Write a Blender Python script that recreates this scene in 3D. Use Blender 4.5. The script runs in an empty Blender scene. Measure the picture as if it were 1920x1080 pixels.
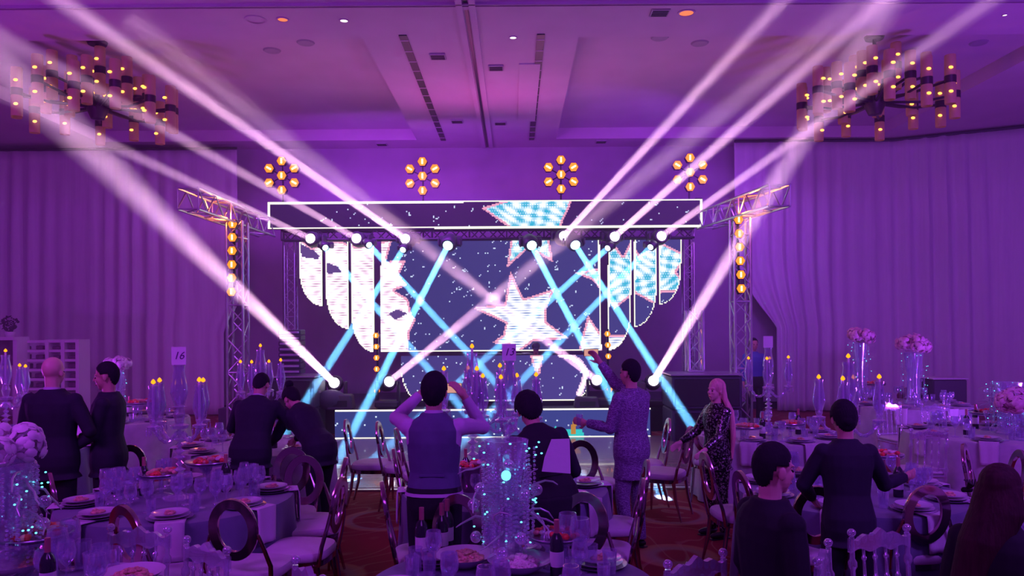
import bpy, math, random
import numpy as np
from mathutils import Vector, Matrix, Euler
random.seed(7)
sc = bpy.context.scene
COL = sc.collection
PI = math.pi
# ------------------------------------------------------------------ camera
F, CX, CY, CH, ROLL = 1440.0, 966.0, 610.0, 2.1, 0.007
cam_d = bpy.data.cameras.new('camera'); cam = bpy.data.objects.new('camera', cam_d); COL.objects.link(cam)
cam_d.sensor_width = 36; cam_d.lens = F / 1920 * 36
cam_d.shift_x = -(CX - 960) / 1920; cam_d.shift_y = (CY - 540) / 1920
cam_d.clip_end = 100
cam.location = (0, 0, CH); cam.rotation_euler = (PI / 2, ROLL, 0)
sc.camera = cam
def P(px, py, Y):
    """a point of the place at depth Y seen at photo pixel px, py"""
    u, v, c, s = px - CX, CY - py, math.cos(ROLL), math.sin(ROLL)
    return Vector(((u * c + v * s) / F * Y, Y, CH + (-u * s + v * c) / F * Y))
def FX(px, Y):
    return (px - CX) / F * Y
# ------------------------------------------------------------------ world, light, exposure
sc.view_settings.view_transform = 'Standard'; sc.view_settings.look = 'None'
sc.view_settings.gamma = 1; sc.view_settings.use_curve_mapping = False
sc.view_settings.exposure = 0.0
w = bpy.data.worlds.new('room_ambience'); sc.world = w; w.use_nodes = True
w.node_tree.nodes['Background'].inputs[0].default_value = (0.34, 0.045, 0.80, 1)
w.node_tree.nodes['Background'].inputs[1].default_value = 0.18
def light(name, kind, loc, target, color, power, size=1.0, size_y=None, spot=None, blend=0.5, spread=None):
    d = bpy.data.lights.new(name, kind); o = bpy.data.objects.new(name, d); COL.objects.link(o)
    d.energy = power; d.color = color
    if kind == 'AREA':
        d.shape = 'RECTANGLE'; d.size = size; d.size_y = size_y or size
        if spread: d.spread = spread
    else:
        d.shadow_soft_size = size
    if kind == 'SPOT':
        d.spot_size = spot; d.spot_blend = blend
    o.location = loc
    o.rotation_euler = (Vector(target) - Vector(loc)).to_track_quat('-Z', 'Y').to_euler()
    return o
VIO, MAG, BLU = (0.36, 0.07, 1.0), (0.85, 0.10, 0.75), (0.22, 0.16, 1.0)
# unseen area lights added for the purple wash of the ballroom
light('wash_left', 'AREA', (-5.5, 1.0, 5.9), (-6.5, 17, 2.5), (0.50, 0.055, 0.95), 330, 2.5, 1.5)
light('wash_right', 'AREA', (5.5, 1.0, 5.9), (7.5, 17, 2.5), (0.38, 0.075, 1.0), 400, 2.5, 1.5)
light('wash_centre', 'AREA', (0.0, -3.0, 5.6), (0, 8, 0.8), (0.46, 0.07, 1.0), 60, 4.0, 1.5)
light('uplight_left', 'AREA', (-8.5, 9.0, 0.7), (-4.5, 11.5, 6.5), (0.52, 0.05, 0.95), 170, 1.2, 0.6)
light('uplight_right', 'AREA', (8.5, 9.0, 0.7), (5.5, 11.5, 6.5), (0.38, 0.07, 1.0), 240, 1.2, 0.6)
light('magenta_ceiling_fill', 'AREA', (-0.6, 15.2, 4.75), (-0.6, 12.2, 6.5), (0.95, 0.10, 0.62), 40, 3.0, 0.4)  # added light that turns the ceiling centre pinker, no fixture modelled
light('backwall_fill_left', 'AREA', (-2.8, 15.4, 5.0), (-2.5, 18.6, 3.0), (0.42, 0.06, 0.95), 230, 4.0, 0.4)  # added fill that lifts the back wall left of the screens
light('backwall_fill_right', 'AREA', (4.2, 15.0, 5.0), (2.0, 18.6, 3.0), (0.33, 0.05, 0.9), 120, 3.0, 0.4)  # added fill that lifts the back wall on the right
# ------------------------------------------------------------------ materials
MATS = {}
def mat(name, col, rough=0.6, metal=0.0, noise=0.0, nscale=8.0, bump=0.0, bscale=60.0, sheen=0.0, spec=0.5, emit=None, estr=0.0, stretch=None, coat=0.0):
    m = bpy.data.materials.new(name); m.use_nodes = True; MATS[name] = m
    nt = m.node_tree; b = nt.nodes['Principled BSDF']
    b.inputs['Base Color'].default_value = (*col, 1); b.inputs['Roughness'].default_value = rough
    b.inputs['Metallic'].default_value = metal; b.inputs['Specular IOR Level'].default_value = spec
    b.inputs['Sheen Weight'].default_value = sheen; b.inputs['Coat Weight'].default_value = coat
    if emit: b.inputs['Emission Color'].default_value = (*emit, 1); b.inputs['Emission Strength'].default_value = estr
    tc = nt.nodes.new('ShaderNodeTexCoord'); mp = nt.nodes.new('ShaderNodeMapping')
    nt.links.new(tc.outputs['Object'], mp.inputs[0])
    if stretch: mp.inputs['Scale'].default_value = stretch
    if noise:
        n = nt.nodes.new('ShaderNodeTexNoise'); n.inputs['Scale'].default_value = nscale; n.inputs['Detail'].default_value = 4
        nt.links.new(mp.outputs[0], n.inputs['Vector'])
        r = nt.nodes.new('ShaderNodeMapRange'); r.inputs[1].default_value = 0.3; r.inputs[2].default_value = 0.7
        r.inputs[3].default_value = 1 - noise; r.inputs[4].default_value = 1 + noise
        nt.links.new(n.outputs['Fac'], r.inputs[0])
        mx = nt.nodes.new('ShaderNodeMix'); mx.data_type = 'RGBA'; mx.blend_type = 'MULTIPLY'; mx.inputs['Factor'].default_value = 1
        mx.inputs['A'].default_value = (*col, 1); nt.links.new(r.outputs[0], mx.inputs['B'])
        nt.links.new(mx.outputs['Result'], b.inputs['Base Color'])
    if bump:
        n = nt.nodes.new('ShaderNodeTexNoise'); n.inputs['Scale'].default_value = bscale
        nt.links.new(mp.outputs[0], n.inputs['Vector'])
        bp = nt.nodes.new('ShaderNodeBump'); bp.inputs['Strength'].default_value = bump; bp.inputs['Distance'].default_value = 0.01
        nt.links.new(n.outputs['Fac'], bp.inputs['Height']); nt.links.new(bp.outputs[0], b.inputs['Normal'])
    return m
def emis(name, col, s):
    m = bpy.data.materials.new(name); m.use_nodes = True; MATS[name] = m; nt = m.node_tree
    nt.nodes.remove(nt.nodes['Principled BSDF']); e = nt.nodes.new('ShaderNodeEmission')
    e.inputs[0].default_value = (*col, 1); e.inputs[1].default_value = s
    nt.links.new(e.outputs[0], nt.nodes['Material Output'].inputs[0]); m.cycles.emission_sampling = 'NONE'; return m
def glass(name, col, rough=0.04, mix=0.35, tint=(0.9, 0.9, 1)):
    """thin crystal: clear in the middle, reflective on edges, slight milky body"""
    m = bpy.data.materials.new(name); m.use_nodes = True; MATS[name] = m; nt = m.node_tree
    b = nt.nodes['Principled BSDF']; b.inputs['Base Color'].default_value = (*col, 1); b.inputs['Roughness'].default_value = rough
    b.inputs['Metallic'].default_value = 0.6
    tr = nt.nodes.new('ShaderNodeBsdfTransparent'); tr.inputs[0].default_value = (*tint, 1)
    lw = nt.nodes.new('ShaderNodeLayerWeight'); lw.inputs[0].default_value = 0.35
    mr = nt.nodes.new('ShaderNodeMapRange'); mr.inputs[3].default_value = mix * 0.55; mr.inputs[4].default_value = min(1, mix * 2.2)
    mx = nt.nodes.new('ShaderNodeMixShader')
    nt.links.new(lw.outputs['Facing'], mr.inputs[0]); nt.links.new(mr.outputs[0], mx.inputs[0])
    nt.links.new(tr.outputs[0], mx.inputs[1]); nt.links.new(b.outputs[0], mx.inputs[2])
    nt.links.new(mx.outputs[0], nt.nodes['Material Output'].inputs[0]); return m
mat('ceiling_paint', (0.56, 0.40, 0.54), 0.8, noise=0.05, nscale=1.5)
mat('wall_paint', (0.36, 0.28, 0.38), 0.85, noise=0.08, nscale=2)
mat('drape', (0.60, 0.58, 0.62), 0.75, noise=0.05, nscale=3, sheen=0.3, stretch=(6, 6, .3))
mat('black_metal', (0.02, 0.02, 0.025), 0.45, 0.5)
mat('black_plastic', (0.02, 0.02, 0.03), 0.5, bump=0.2)
mat('speaker_black', (0.035, 0.035, 0.06), 0.6, bump=0.3, bscale=200)
mat('aluminium', (0.55, 0.55, 0.6), 0.28, 0.85, noise=0.1)
mat('mirror_steel', (0.52, 0.33, 0.40), 0.12, 1.0)
mat('seat_white', (0.55, 0.50, 0.58), 0.6, noise=0.04, bump=0.15, bscale=30)
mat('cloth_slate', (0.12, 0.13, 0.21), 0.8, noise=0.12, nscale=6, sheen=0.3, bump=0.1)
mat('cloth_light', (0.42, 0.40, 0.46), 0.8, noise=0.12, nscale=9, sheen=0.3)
mat('napkin_white', (0.58, 0.52, 0.62), 0.8, bump=0.15, bscale=25)
mat('porcelain', (0.58, 0.54, 0.62), 0.15, spec=0.6)
mat('charger_silver', (0.5, 0.48, 0.55), 0.25, 0.8)
mat('food_red', (0.75, 0.05, 0.06), 0.4, noise=0.35, nscale=30)
mat('food_pink', (0.75, 0.30, 0.28), 0.5, noise=0.35, nscale=40)
mat('food_tan', (0.62, 0.35, 0.25), 0.6, noise=0.4, nscale=50)
mat('food_white', (0.72, 0.6, 0.6), 0.6, noise=0.2, nscale=40)
mat('bottle_dark', (0.02, 0.02, 0.03), 0.1, spec=0.8)
mat('bottle_label', (0.7, 0.68, 0.72), 0.7)
mat('bottle_foil', (0.6, 0.2, 0.25), 0.4, 0.6)
mat('candle_wax', (0.8, 0.75, 0.75), 0.5)
mat('card_white', (0.72, 0.70, 0.78), 0.7)
mat('ink', (0.10, 0.03, 0.16), 0.6)
mat('petal_white', (0.80, 0.72, 0.80), 0.7, noise=0.1, nscale=20)
mat('petal_pink', (0.75, 0.45, 0.60), 0.7, noise=0.15, nscale=20)
mat('branch_silver', (0.5, 0.5, 0.55), 0.4, 0.4)
mat('leaf_dark', (0.03, 0.04, 0.04), 0.6)
mat('shelf_white', (0.6, 0.58, 0.62), 0.6)
mat('box_goods', (0.12, 0.06, 0.10), 0.7, noise=0.4)
mat('skin_light', (0.68, 0.40, 0.36), 0.5, noise=0.05, nscale=12)
mat('skin_mid', (0.55, 0.29, 0.25), 0.5, noise=0.05, nscale=12)
mat('suit_navy', (0.014, 0.012, 0.030), 0.85, noise=0.15, bump=0.15, bscale=20)
mat('suit_black', (0.009, 0.008, 0.018), 0.85, noise=0.15, bump=0.15, bscale=20)
mat('vest_grey', (0.10, 0.095, 0.20), 0.75, noise=0.12, bump=0.25, bscale=9)
mat('shirt_lilac', (0.55, 0.38, 0.62), 0.75, bump=0.25, bscale=9)
mat('hair_dark', (0.016, 0.010, 0.022), 0.8, spec=0.2, stretch=(1, 1, .2), bump=0.4, bscale=120)
mat('hair_blonde', (0.70, 0.36, 0.34), 0.5, noise=0.25, nscale=40, stretch=(1, 1, .08), bump=0.5, bscale=100)
mat('hair_brown', (0.05, 0.015, 0.025), 0.75, spec=0.25, noise=0.3, nscale=40, stretch=(1, 1, .12), bump=0.5, bscale=90)
mat('leather', (0.015, 0.012, 0.02), 0.35)
mat('eye_dark', (0.02, 0.015, 0.02), 0.2)
mat('lip', (0.5, 0.12, 0.15), 0.4)
mat('phone_black', (0.02, 0.02, 0.025), 0.15)
mat('lamp_shade', (0.34, 0.13, 0.16), 0.6, emit=(1.0, 0.25, 0.08), estr=0.05)
mat('bronze', (0.06, 0.03, 0.05), 0.4, 0.6)
mat('sequin', (0.09, 0.07, 0.14), 0.3, 0.6)
mat('denim_blue', (0.08, 0.14, 0.42), 0.7)
glass('crystal', (0.9, 0.85, 0.98), 0.06, 0.62)
glass('clear_glass', (0.9, 0.85, 0.98), 0.05, 0.33)
emis('candle_flame', (1.0, 0.30, 0.01), 2.0)
emis('warm_bulb', (1.0, 0.45, 0.08), 2.6)
emis('hex_orange', (1.0, 0.22, 0.012), 2.0)
emis('hex_tube', (1.0, 0.80, 0.35), 3.0)
emis('lens_white', (1.0, 0.92, 1.0), 6.0)
emis('lens_blue', (0.6, 0.9, 1.0), 6.0)
emis('teal_led', (0.12, 0.75, 0.95), 2.6)
emis('strip_white', (1.0, 0.98, 0.85), 1.3)
emis('downlight', (1.0, 0.85, 0.9), 2.0)
emis('warm_downlight', (1.0, 0.22, 0.10), 1.2)
emis('phone_screen', (0.75, 0.35, 0.30), 0.9)
emis('cyan_screen', (0.20, 0.75, 0.95), 1.0)
# ------------------------------------------------------------------ mesh helpers
class MB:
    def __init__(s): s.v = []; s.f = []; s.mi = []; s.cur = 0
    def add(s, vs, fs):
        n = len(s.v); s.v += [tuple(v) for v in vs]; s.f += [tuple(i + n for i in f) for f in fs]; s.mi += [s.cur] * len(fs); return s
    def box(s, c, d, R=None, taper=1.0, bev=0.0):
        x, y, z = d[0] / 2, d[1] / 2, d[2] / 2
        if bev:
            vs = []; b = min(bev, x * .9, y * .9, z * .9)
            ring = lambda X, Y, Z: [(-X, -Y + b, Z), (-X + b, -Y, Z), (X - b, -Y, Z), (X, -Y + b, Z), (X, Y - b, Z), (X - b, Y, Z), (-X + b, Y, Z), (-X, Y - b, Z)]
            vs = ring(x - b, y - b, -z) + ring(x, y, -z + b) + ring(x * taper, y * taper, z - b) + ring(x * taper - b, y * taper - b, z)
            fs = [tuple(range(7, -1, -1)), tuple(range(24, 32))]
            for k in range(3):
                for i in range(8): j = (i + 1) % 8; fs.append((k * 8 + i, k * 8 + j, k * 8 + 8 + j, k * 8 + 8 + i))
        else:
            t = taper
            vs = [(-x, -y, -z), (x, -y, -z), (x, y, -z), (-x, y, -z), (-x * t, -y * t, z), (x * t, -y * t, z), (x * t, y * t, z), (-x * t, y * t, z)]
            fs = [(3, 2, 1, 0), (4, 5, 6, 7), (0, 1, 5, 4), (1, 2, 6, 5), (2, 3, 7, 6), (3, 0, 4, 7)]
        c = Vector(c)
        return s.add([(R @ Vector(v) if R else Vector(v)) + c for v in vs], fs)
    def tube(s, pts, r, n=8, closed=False, cap=True, flat=None):
        """pts path, r one radius or a list; flat=(a,b) scales of the cross section"""
        pts = [Vector(p) for p in pts]; m = len(pts); rs = r if isinstance(r, (list, tuple)) else [r] * m
        vs = []; up = None
        for i in range(m):
            if closed: t = pts[(i + 1) % m] - pts[i - 1]
            else: t = pts[min(i + 1, m - 1)] - pts[max(i - 1, 0)]
            t = t.normalized() if t.length > 1e-9 else Vector((0, 0, 1))
            if up is None: up = Vector((0, 1, 0)) if abs(t.y) < 0.8 else Vector((1, 0, 0))
            a = t.cross(up).normalized(); b = a.cross(t).normalized(); up = b
            fa, fb = flat or (1, 1)
            for k in range(n):
                an = 2 * PI * k / n; vs.append(pts[i] + (a * math.cos(an) * fa + b * math.sin(an) * fb) * rs[i])
        fs = []
        for i in range(m if closed else m - 1):
            for k in range(n):
                k2 = (k + 1) % n; i2 = (i + 1) % m
                fs.append((i * n + k, i2 * n + k, i2 * n + k2, i * n + k2))
        if cap and not closed: fs += [tuple(range(n)), tuple((m - 1) * n + k for k in range(n - 1, -1, -1))]
        return s.add(vs, fs)
    def lathe(s, prof, c=(0, 0, 0), n=12, M=None, cap=True):
        vs = []; c = Vector(c)
        for r, z in prof:
            for k in range(n):
                a = 2 * PI * k / n; v = Vector((r * math.cos(a), r * math.sin(a), z)); vs.append((M @ v if M else v) + c)
        fs = []
        for i in range(len(prof) - 1):
            for k in range(n): k2 = (k + 1) % n; fs.append((i * n + k, i * n + k2, (i + 1) * n + k2, (i + 1) * n + k))
        if cap:
            if prof[0][0] > 1e-5: fs.append(tuple(range(n - 1, -1, -1)))
            if prof[-1][0] > 1e-5: fs.append(tuple((len(prof) - 1) * n + k for k in range(n)))
        return s.add(vs, fs)
    def ball(s, c, r, n=10, m=7, R=None):
        rr = (r, r, r) if not isinstance(r, (tuple, list)) else r; c = Vector(c)
        vs = []; 
        T = lambda x, y, z: ((R @ Vector((x * rr[0], y * rr[1], z * rr[2]))) if R else Vector((x * rr[0], y * rr[1], z * rr[2]))) + c
        vs.append(T(0, 0, -1))
        for i in range(1, m):
            ph = -PI / 2 + PI * i / m
            for k in range(n): a = 2 * PI * k / n; vs.append(T(math.cos(ph) * math.cos(a), math.cos(ph) * math.sin(a), math.sin(ph)))
        vs.append(T(0, 0, 1)); fs = []
        for k in range(n): fs.append((0, 1 + (k + 1) % n, 1 + k))
        for i in range(m - 2):
            for k in range(n): k2 = (k + 1) % n; fs.append((1 + i * n + k, 1 + i * n + k2, 1 + (i + 1) * n + k2, 1 + (i + 1) * n + k))
        L = len(vs) - 1
        for k in range(n): fs.append((L, 1 + (m - 2) * n + k, 1 + (m - 2) * n + (k + 1) % n))
        return s.add(vs, fs)
    def prism(s, poly, z0, z1, M=None):
        n = len(poly); vs = [Vector((x, y, z0)) for x, y in poly] + [Vector((x, y, z1)) for x, y in poly]
        if M: vs = [M @ v for v in vs]
        return s.add(vs, [tuple(range(n - 1, -1, -1)), tuple(range(n, 2 * n))] + [(i, (i + 1) % n, n + (i + 1) % n, n + i) for i in range(n)])
    def mesh(s, name, mats, smooth=True):
        me = bpy.data.meshes.new(name); me.from_pydata(s.v, [], s.f)
        for m in (mats if isinstance(mats, (list, tuple)) else [mats]): me.materials.append(MATS[m])
        me.polygons.foreach_set('material_index', s.mi)
        if smooth:
            me.polygons.foreach_set('use_smooth', [True] * len(me.polygons))
            try: me.set_sharp_from_angle(angle=math.radians(42))
            except Exception: pass
        me.update(); return me
    def build(s, name, mats, parent=None, loc=None, smooth=True, rz=0):
        o = bpy.data.objects.new(name, s.mesh(name, mats, smooth)); COL.objects.link(o)
        if parent: o.parent = parent
        if loc is not None: o.location = loc
        if rz: o.rotation_euler.z = rz
        return o
def tag(o, label, cat, group=None):
    o['label'] = label; o['category'] = cat
    if group: o['group'] = group
    return o
def struct(o): o['kind'] = 'structure'; return o
def empty(name, loc=(0, 0, 0), rz=0, label=None, cat=None, group=None):
    o = bpy.data.objects.new(name, None); COL.objects.link(o); o.location = loc; o.rotation_euler.z = rz
    o.empty_display_size = 0.1
    if label: tag(o, label, cat, group)
    return o
def dup(o, loc=None, rz=None, label=None, group=None, parent=None):
    c = o.copy(); COL.objects.link(c)
    if parent is not None: c.parent = parent
    if loc is not None: c.location = loc
    if rz is not None: c.rotation_euler.z = rz
    if label: c['label'] = label
    if group: c['group'] = group
    for ch in list(KIDS.get(o.name, [])): 
        d = dup(ch, parent=c)
        KIDS.setdefault(c.name, []).append(d)
    return c
KIDS = {}
def reg(root):
    """remember the children of a prototype (cheap children lookup)"""
    def rec(o):
        KIDS[o.name] = [x for x in bpy.data.objects if x.parent == o]
        for x in KIDS[o.name]: rec(x)
    rec(root); return root
class Proto:
    """first use moves the prototype itself, later uses copy it"""
    def __init__(s, root): s.root = reg(root); s.used = False
    def put(s, loc, rz=0, label=None, group=None, scale=None):
        if not s.used: s.used = True; o = s.root; o.location = loc; o.rotation_euler.z = rz
        else: o = dup(s.root, loc, rz)
        if label: o['label'] = label
        if group: o['group'] = group
        elif 'group' in o and s.used and group is None: pass
        if scale: o.scale = (scale,) * 3
        return o
def Rx(a): return Matrix.Rotation(a, 3, 'X')
def Ry(a): return Matrix.Rotation(a, 3, 'Y')
def Rz(a): return Matrix.Rotation(a, 3, 'Z')
# ------------------------------------------------------------------ room shell
CEIL, COF, BACK = 6.50, 6.76, 19.0
# floor: carpet with large ovals and swirls; glossy dance floor and its metal edge
def carpet_mat():
    m = bpy.data.materials.new('carpet'); m.use_nodes = True; nt = m.node_tree; b = nt.nodes['Principled BSDF']
    b.inputs['Roughness'].default_value = 0.9; b.inputs['Specular IOR Level'].default_value = 0.15
    N = nt.nodes.new; L = nt.links.new
    tc = N('ShaderNodeTexCoord'); mp = N('ShaderNodeMapping'); mp.inputs['Scale'].default_value = (0.62, 0.62, 0.62); mp.inputs['Location'].default_value = (0.12, 0.02, 0)
    L(tc.outputs['Object'], mp.inputs[0])
    v = N('ShaderNodeTexVoronoi'); v.inputs['Scale'].default_value = 1.0; v.inputs['Randomness'].default_value = 0.35; L(mp.outputs[0], v.inputs['Vector'])
    cr = N('ShaderNodeValToRGB'); cr.color_ramp.interpolation = 'EASE'
    e = cr.color_ramp.elements; red = (0.22, 0.022, 0.035, 1); cream = (0.26, 0.17, 0.13, 1); gold = (0.33, 0.16, 0.08, 1)
    e[0].position = 0; e[0].color = (0.22, 0.05, 0.06, 1); e[1].position = 1; e[1].color = red
    for p, c in ((0.05, (.22, .05, .06, 1)), (0.06, cream), (0.08, cream), (0.09, red), (0.24, red), (0.26, cream), (0.31, gold), (0.33, red)):
        q = e.new(p); q.color = c
    L(v.outputs['Distance'], cr.inputs[0])
    n = N('ShaderNodeTexNoise'); n.inputs['Scale'].default_value = 1.1; n.inputs['Detail'].default_value = 1; n.inputs['Distortion'].default_value = 1.6; L(mp.outputs[0], n.inputs['Vector'])
    ml = N('ShaderNodeMath'); ml.operation = 'MULTIPLY'; ml.inputs[1].default_value = 9; L(n.outputs['Fac'], ml.inputs[0])
    fr = N('ShaderNodeMath'); fr.operation = 'FRACT'; L(ml.outputs[0], fr.inputs[0])
    c2 = N('ShaderNodeValToRGB'); q = c2.color_ramp.elements; q[0].position = 0.80; q[0].color = (0, 0, 0, 1); q[1].position = 0.9; q[1].color = (0.35, 0.35, 0.35, 1)
    L(fr.outputs[0], c2.inputs[0])
    mx = N('ShaderNodeMix'); mx.data_type = 'RGBA'; L(c2.outputs[0], mx.inputs['Factor']); L(cr.outputs[0], mx.inputs['A']); mx.inputs['B'].default_value = (0.36, 0.24, 0.16, 1)
    L(mx.outputs['Result'], b.inputs['Base Color'])
    MATS['carpet'] = m
carpet_mat()
def dance_mat():
    m = mat('dance_floor', (0.50, 0.46, 0.55), 0.22, spec=0.6, coat=0.5)
    nt = m.node_tree; b = nt.nodes['Principled BSDF']; N = nt.nodes.new; L = nt.links.new
    tc = N('ShaderNodeTexCoord'); br = N('ShaderNodeTexBrick'); br.offset = 0.5
    br.inputs['Color1'].default_value = (0.30, 0.22, 0.22, 1); br.inputs['Color2'].default_value = (0.38, 0.29, 0.28, 1); br.inputs['Mortar'].default_value = (0.12, 0.08, 0.09, 1)
    br.inputs['Scale'].default_value = 1.0; br.inputs['Brick Width'].default_value = 0.9; br.inputs['Row Height'].default_value = 0.10; br.inputs['Mortar Size'].default_value = 0.004
    L(tc.outputs['Object'], br.inputs['Vector']); L(br.outputs['Color'], b.inputs['Base Color'])
    n = N('ShaderNodeTexNoise'); n.inputs['Scale'].default_value = 14; bp = N('ShaderNodeBump'); bp.inputs['Strength'].default_value = 0.12; bp.inputs['Distance'].default_value = 0.01
    L(tc.outputs['Object'], n.inputs['Vector']); L(n.outputs['Fac'], bp.inputs['Height']); L(bp.outputs[0], b.inputs['Normal'])
dance_mat()
b = MB(); b.box((0.5, 9.0, -0.05), (27, 22, 0.10)); struct(b.build('floor', 'carpet', smooth=False))
DFY = 9.85
b = MB(); b.box((-0.1, (DFY + 14.3) / 2, 0.015), (6.2, 14.3 - DFY, 0.03)); df = struct(b.build('floor_dance', 'dance_floor', smooth=False))
b = MB()
b.box((-0.1, DFY - 0.05, 0.012), (6.4, 0.10, 0.024)); b.box((-3.25, 12.0, 0.012), (0.1, 4.5, 0.024)); b.box((3.05, 12.0, 0.012), (0.1, 4.5, 0.024))
struct(b.build('trim_1', 'aluminium', smooth=False))
# ceiling with two coffers (boxes butt together around them)
X0, X1 = -12.5, 13.5
LC = (-9.8, -2.30, 11.75, 18.15); RC = (1.0, 8.6, 11.75, 18.15)
b = MB()
def cb(x0, x1, y0, y1, z0=CEIL, z1=CEIL + 0.35): b.box(((x0 + x1) / 2, (y0 + y1) / 2, (z0 + z1) / 2), (x1 - x0, y1 - y0, z1 - z0))
cb(X0, X1, -2.0, 11.75); cb(X0, X1, 18.15, BACK + .2); cb(X0, LC[0], 11.75, 18.15); cb(LC[1], RC[0], 11.75, 18.15); cb(RC[1], X1, 11.75, 18.15)
struct(b.build('ceiling', 'ceiling_paint', smooth=False))
b = MB(); cb(LC[0], LC[1], 11.75, 18.15, COF, COF + .1); struct(b.build('ceiling_recess', 'ceiling_paint', smooth=False))
b = MB(); cb(RC[0], RC[1], 11.75, 18.15, COF, COF + .1); struct(b.build('ceiling_recess', 'ceiling_paint', smooth=False))
# beam lines of the ceiling near the top of the frame, centre partition track
b = MB(); b.box((0.5, 10.58, CEIL - 0.015), (26, 0.10, 0.03)); struct(b.build('trim_2', 'ceiling_paint', smooth=False))
b = MB(); b.box((0.5, 10.45, CEIL - 0.02), (26, 0.025, 0.04)); struct(b.build('trim_3', 'wall_paint', smooth=False))
b = MB(); b.box((-0.74, 14.4, CEIL - 0.02), (0.09, 9.0, 0.04)); b.box((-0.56, 14.4, CEIL - 0.02), (0.09, 9.0, 0.04)); struct(b.build('trim_4', 'ceiling_paint', smooth=False))
b = MB(); b.box((-0.65, 14.4, CEIL - 0.006), (0.045, 9.0, 0.012)); struct(b.build('trim_5', 'black_metal', smooth=False))
b = MB(); b.box((0.5, BACK + .1, 3.4), (26.2, 0.2, 6.9)); struct(b.build('wall_back', 'wall_paint', smooth=False))
b = MB(); b.box((X0 - .1, 9.0, 3.4), (0.2, 22, 6.9)); struct(b.build('wall_left', 'wall_paint', smooth=False))
b = MB(); b.box((X1 + .1, 9.0, 3.4), (0.2, 22, 6.9)); struct(b.build('wall_right', 'wall_paint', smooth=False))
b = MB(); b.box((0.5, 18.93, 0.09), (26, 0.03, 0.18)); struct(b.build('baseboard_back', 'black_metal', smooth=False))
# linear air slots
def slot(x, lab):
    t = empty('linear_diffuser', (x, 0, CEIL), 0, lab, 'vent', 'long ceiling slots')
    m = MB(); m.box((0, 14.9, -0.008), (0.12, 6.6, 0.016)); m.build('slot', 'black_metal', t, smooth=False)
    for i in range(14):
        m = MB(); m.box((0, 11.8 + i * 0.47, -0.018), (0.13, 0.03, 0.004)); m.build('divider', 'ceiling_paint', t, smooth=False)
slot(-1.67, 'long dark slot vent in ceiling, left of the centre track')
slot(0.42, 'long dark slot vent in ceiling, right of the centre track')
# access panel + small vents and lights
p = P(990, 172, 14.6); b = MB(); b.box((p.x, 14.7, CEIL - 0.01), (0.36, 3.6, 0.02)); tag(b.build('access_panel', 'ceiling_paint', smooth=False), 'pale rectangular access panel in the ceiling', 'panel')
def ceil_at(px, py, z=CEIL):
    Y = (z - CH) * F / (CY - py); q = P(px, py, Y); return Vector((q.x, Y, z))
vent_lab = {(821, 104): 'small red-tinted square vent left of centre track', (930, 126): 'small grey square vent right of centre track', (857, 226): 'small vent left of centre track near the stage', (938, 230): 'small vent right of centre track near the stage',
 (1127, 266): 'thin vent above the right middle lamp cluster', (716, 268): 'thin vent above the left middle lamp cluster', (1237, 24): 'square vent with light, right of ceiling front'}
for (px, py), lab in vent_lab.items():
    q = ceil_at(px, py); t = empty('ceiling_vent', q, 0, lab, 'vent')
    m = MB(); m.box((0, 0, -0.012), (0.26, 0.26, 0.024), bev=0.005); m.build('frame', 'wall_paint', t, smooth=False)
    for i in range(4):
        m = MB(); m.box((0, -0.08 + i * 0.053, -0.028), (0.22, 0.012, 0.012)); m.build('louvre', 'black_metal', t, smooth=False)
for px, py, lab in ((510, 91, 'round speaker grille in left ceiling recess'), (573, 77, 'square vent in left ceiling recess'), (1312, 83, 'round speaker grille in right ceiling recess'), (1237, 72, 'small vent in right ceiling recess'), (1835, 86, 'square vent in bright corner of right recess')):
    q = ceil_at(px, py, COF); m = MB(); m.lathe([(0.0, -0.02), (0.13, -0.02), (0.15, 0)], n=14); tag(m.build('ceiling_speaker', 'wall_paint', loc=q), lab, 'speaker')
for px, py, mt, r, lab in ((479, 33, 'ceiling_paint', .12, 'white round ceiling speaker, left front'), (645, 36, 'downlight', .055, 'white lit downlight, left front'), (962, 70, 'downlight', .05, 'white lit downlight between the slots'), (530, 33, 'warm_downlight', .07, 'orange lit square downlight at left front'), (1287, 26, 'warm_downlight', .10, 'salmon lit round downlight at right front'), (1884, 34, 'downlight', .03, 'tiny lit downlight at far right')):
    q = ceil_at(px, py); t = empty('downlight', q, 0, lab, 'ceiling light')
    m = MB(); m.lathe([(r * 1.0, -0.012), (r * 1.25, -0.012), (r * 1.3, 0)], n=18, cap=False); m.build('trim_ring', 'ceiling_paint', t)
    m = MB(); m.lathe([(0, -0.006), (r, -0.006)], n=18, cap=False); m.build('diffuser', mt, t)
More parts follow.
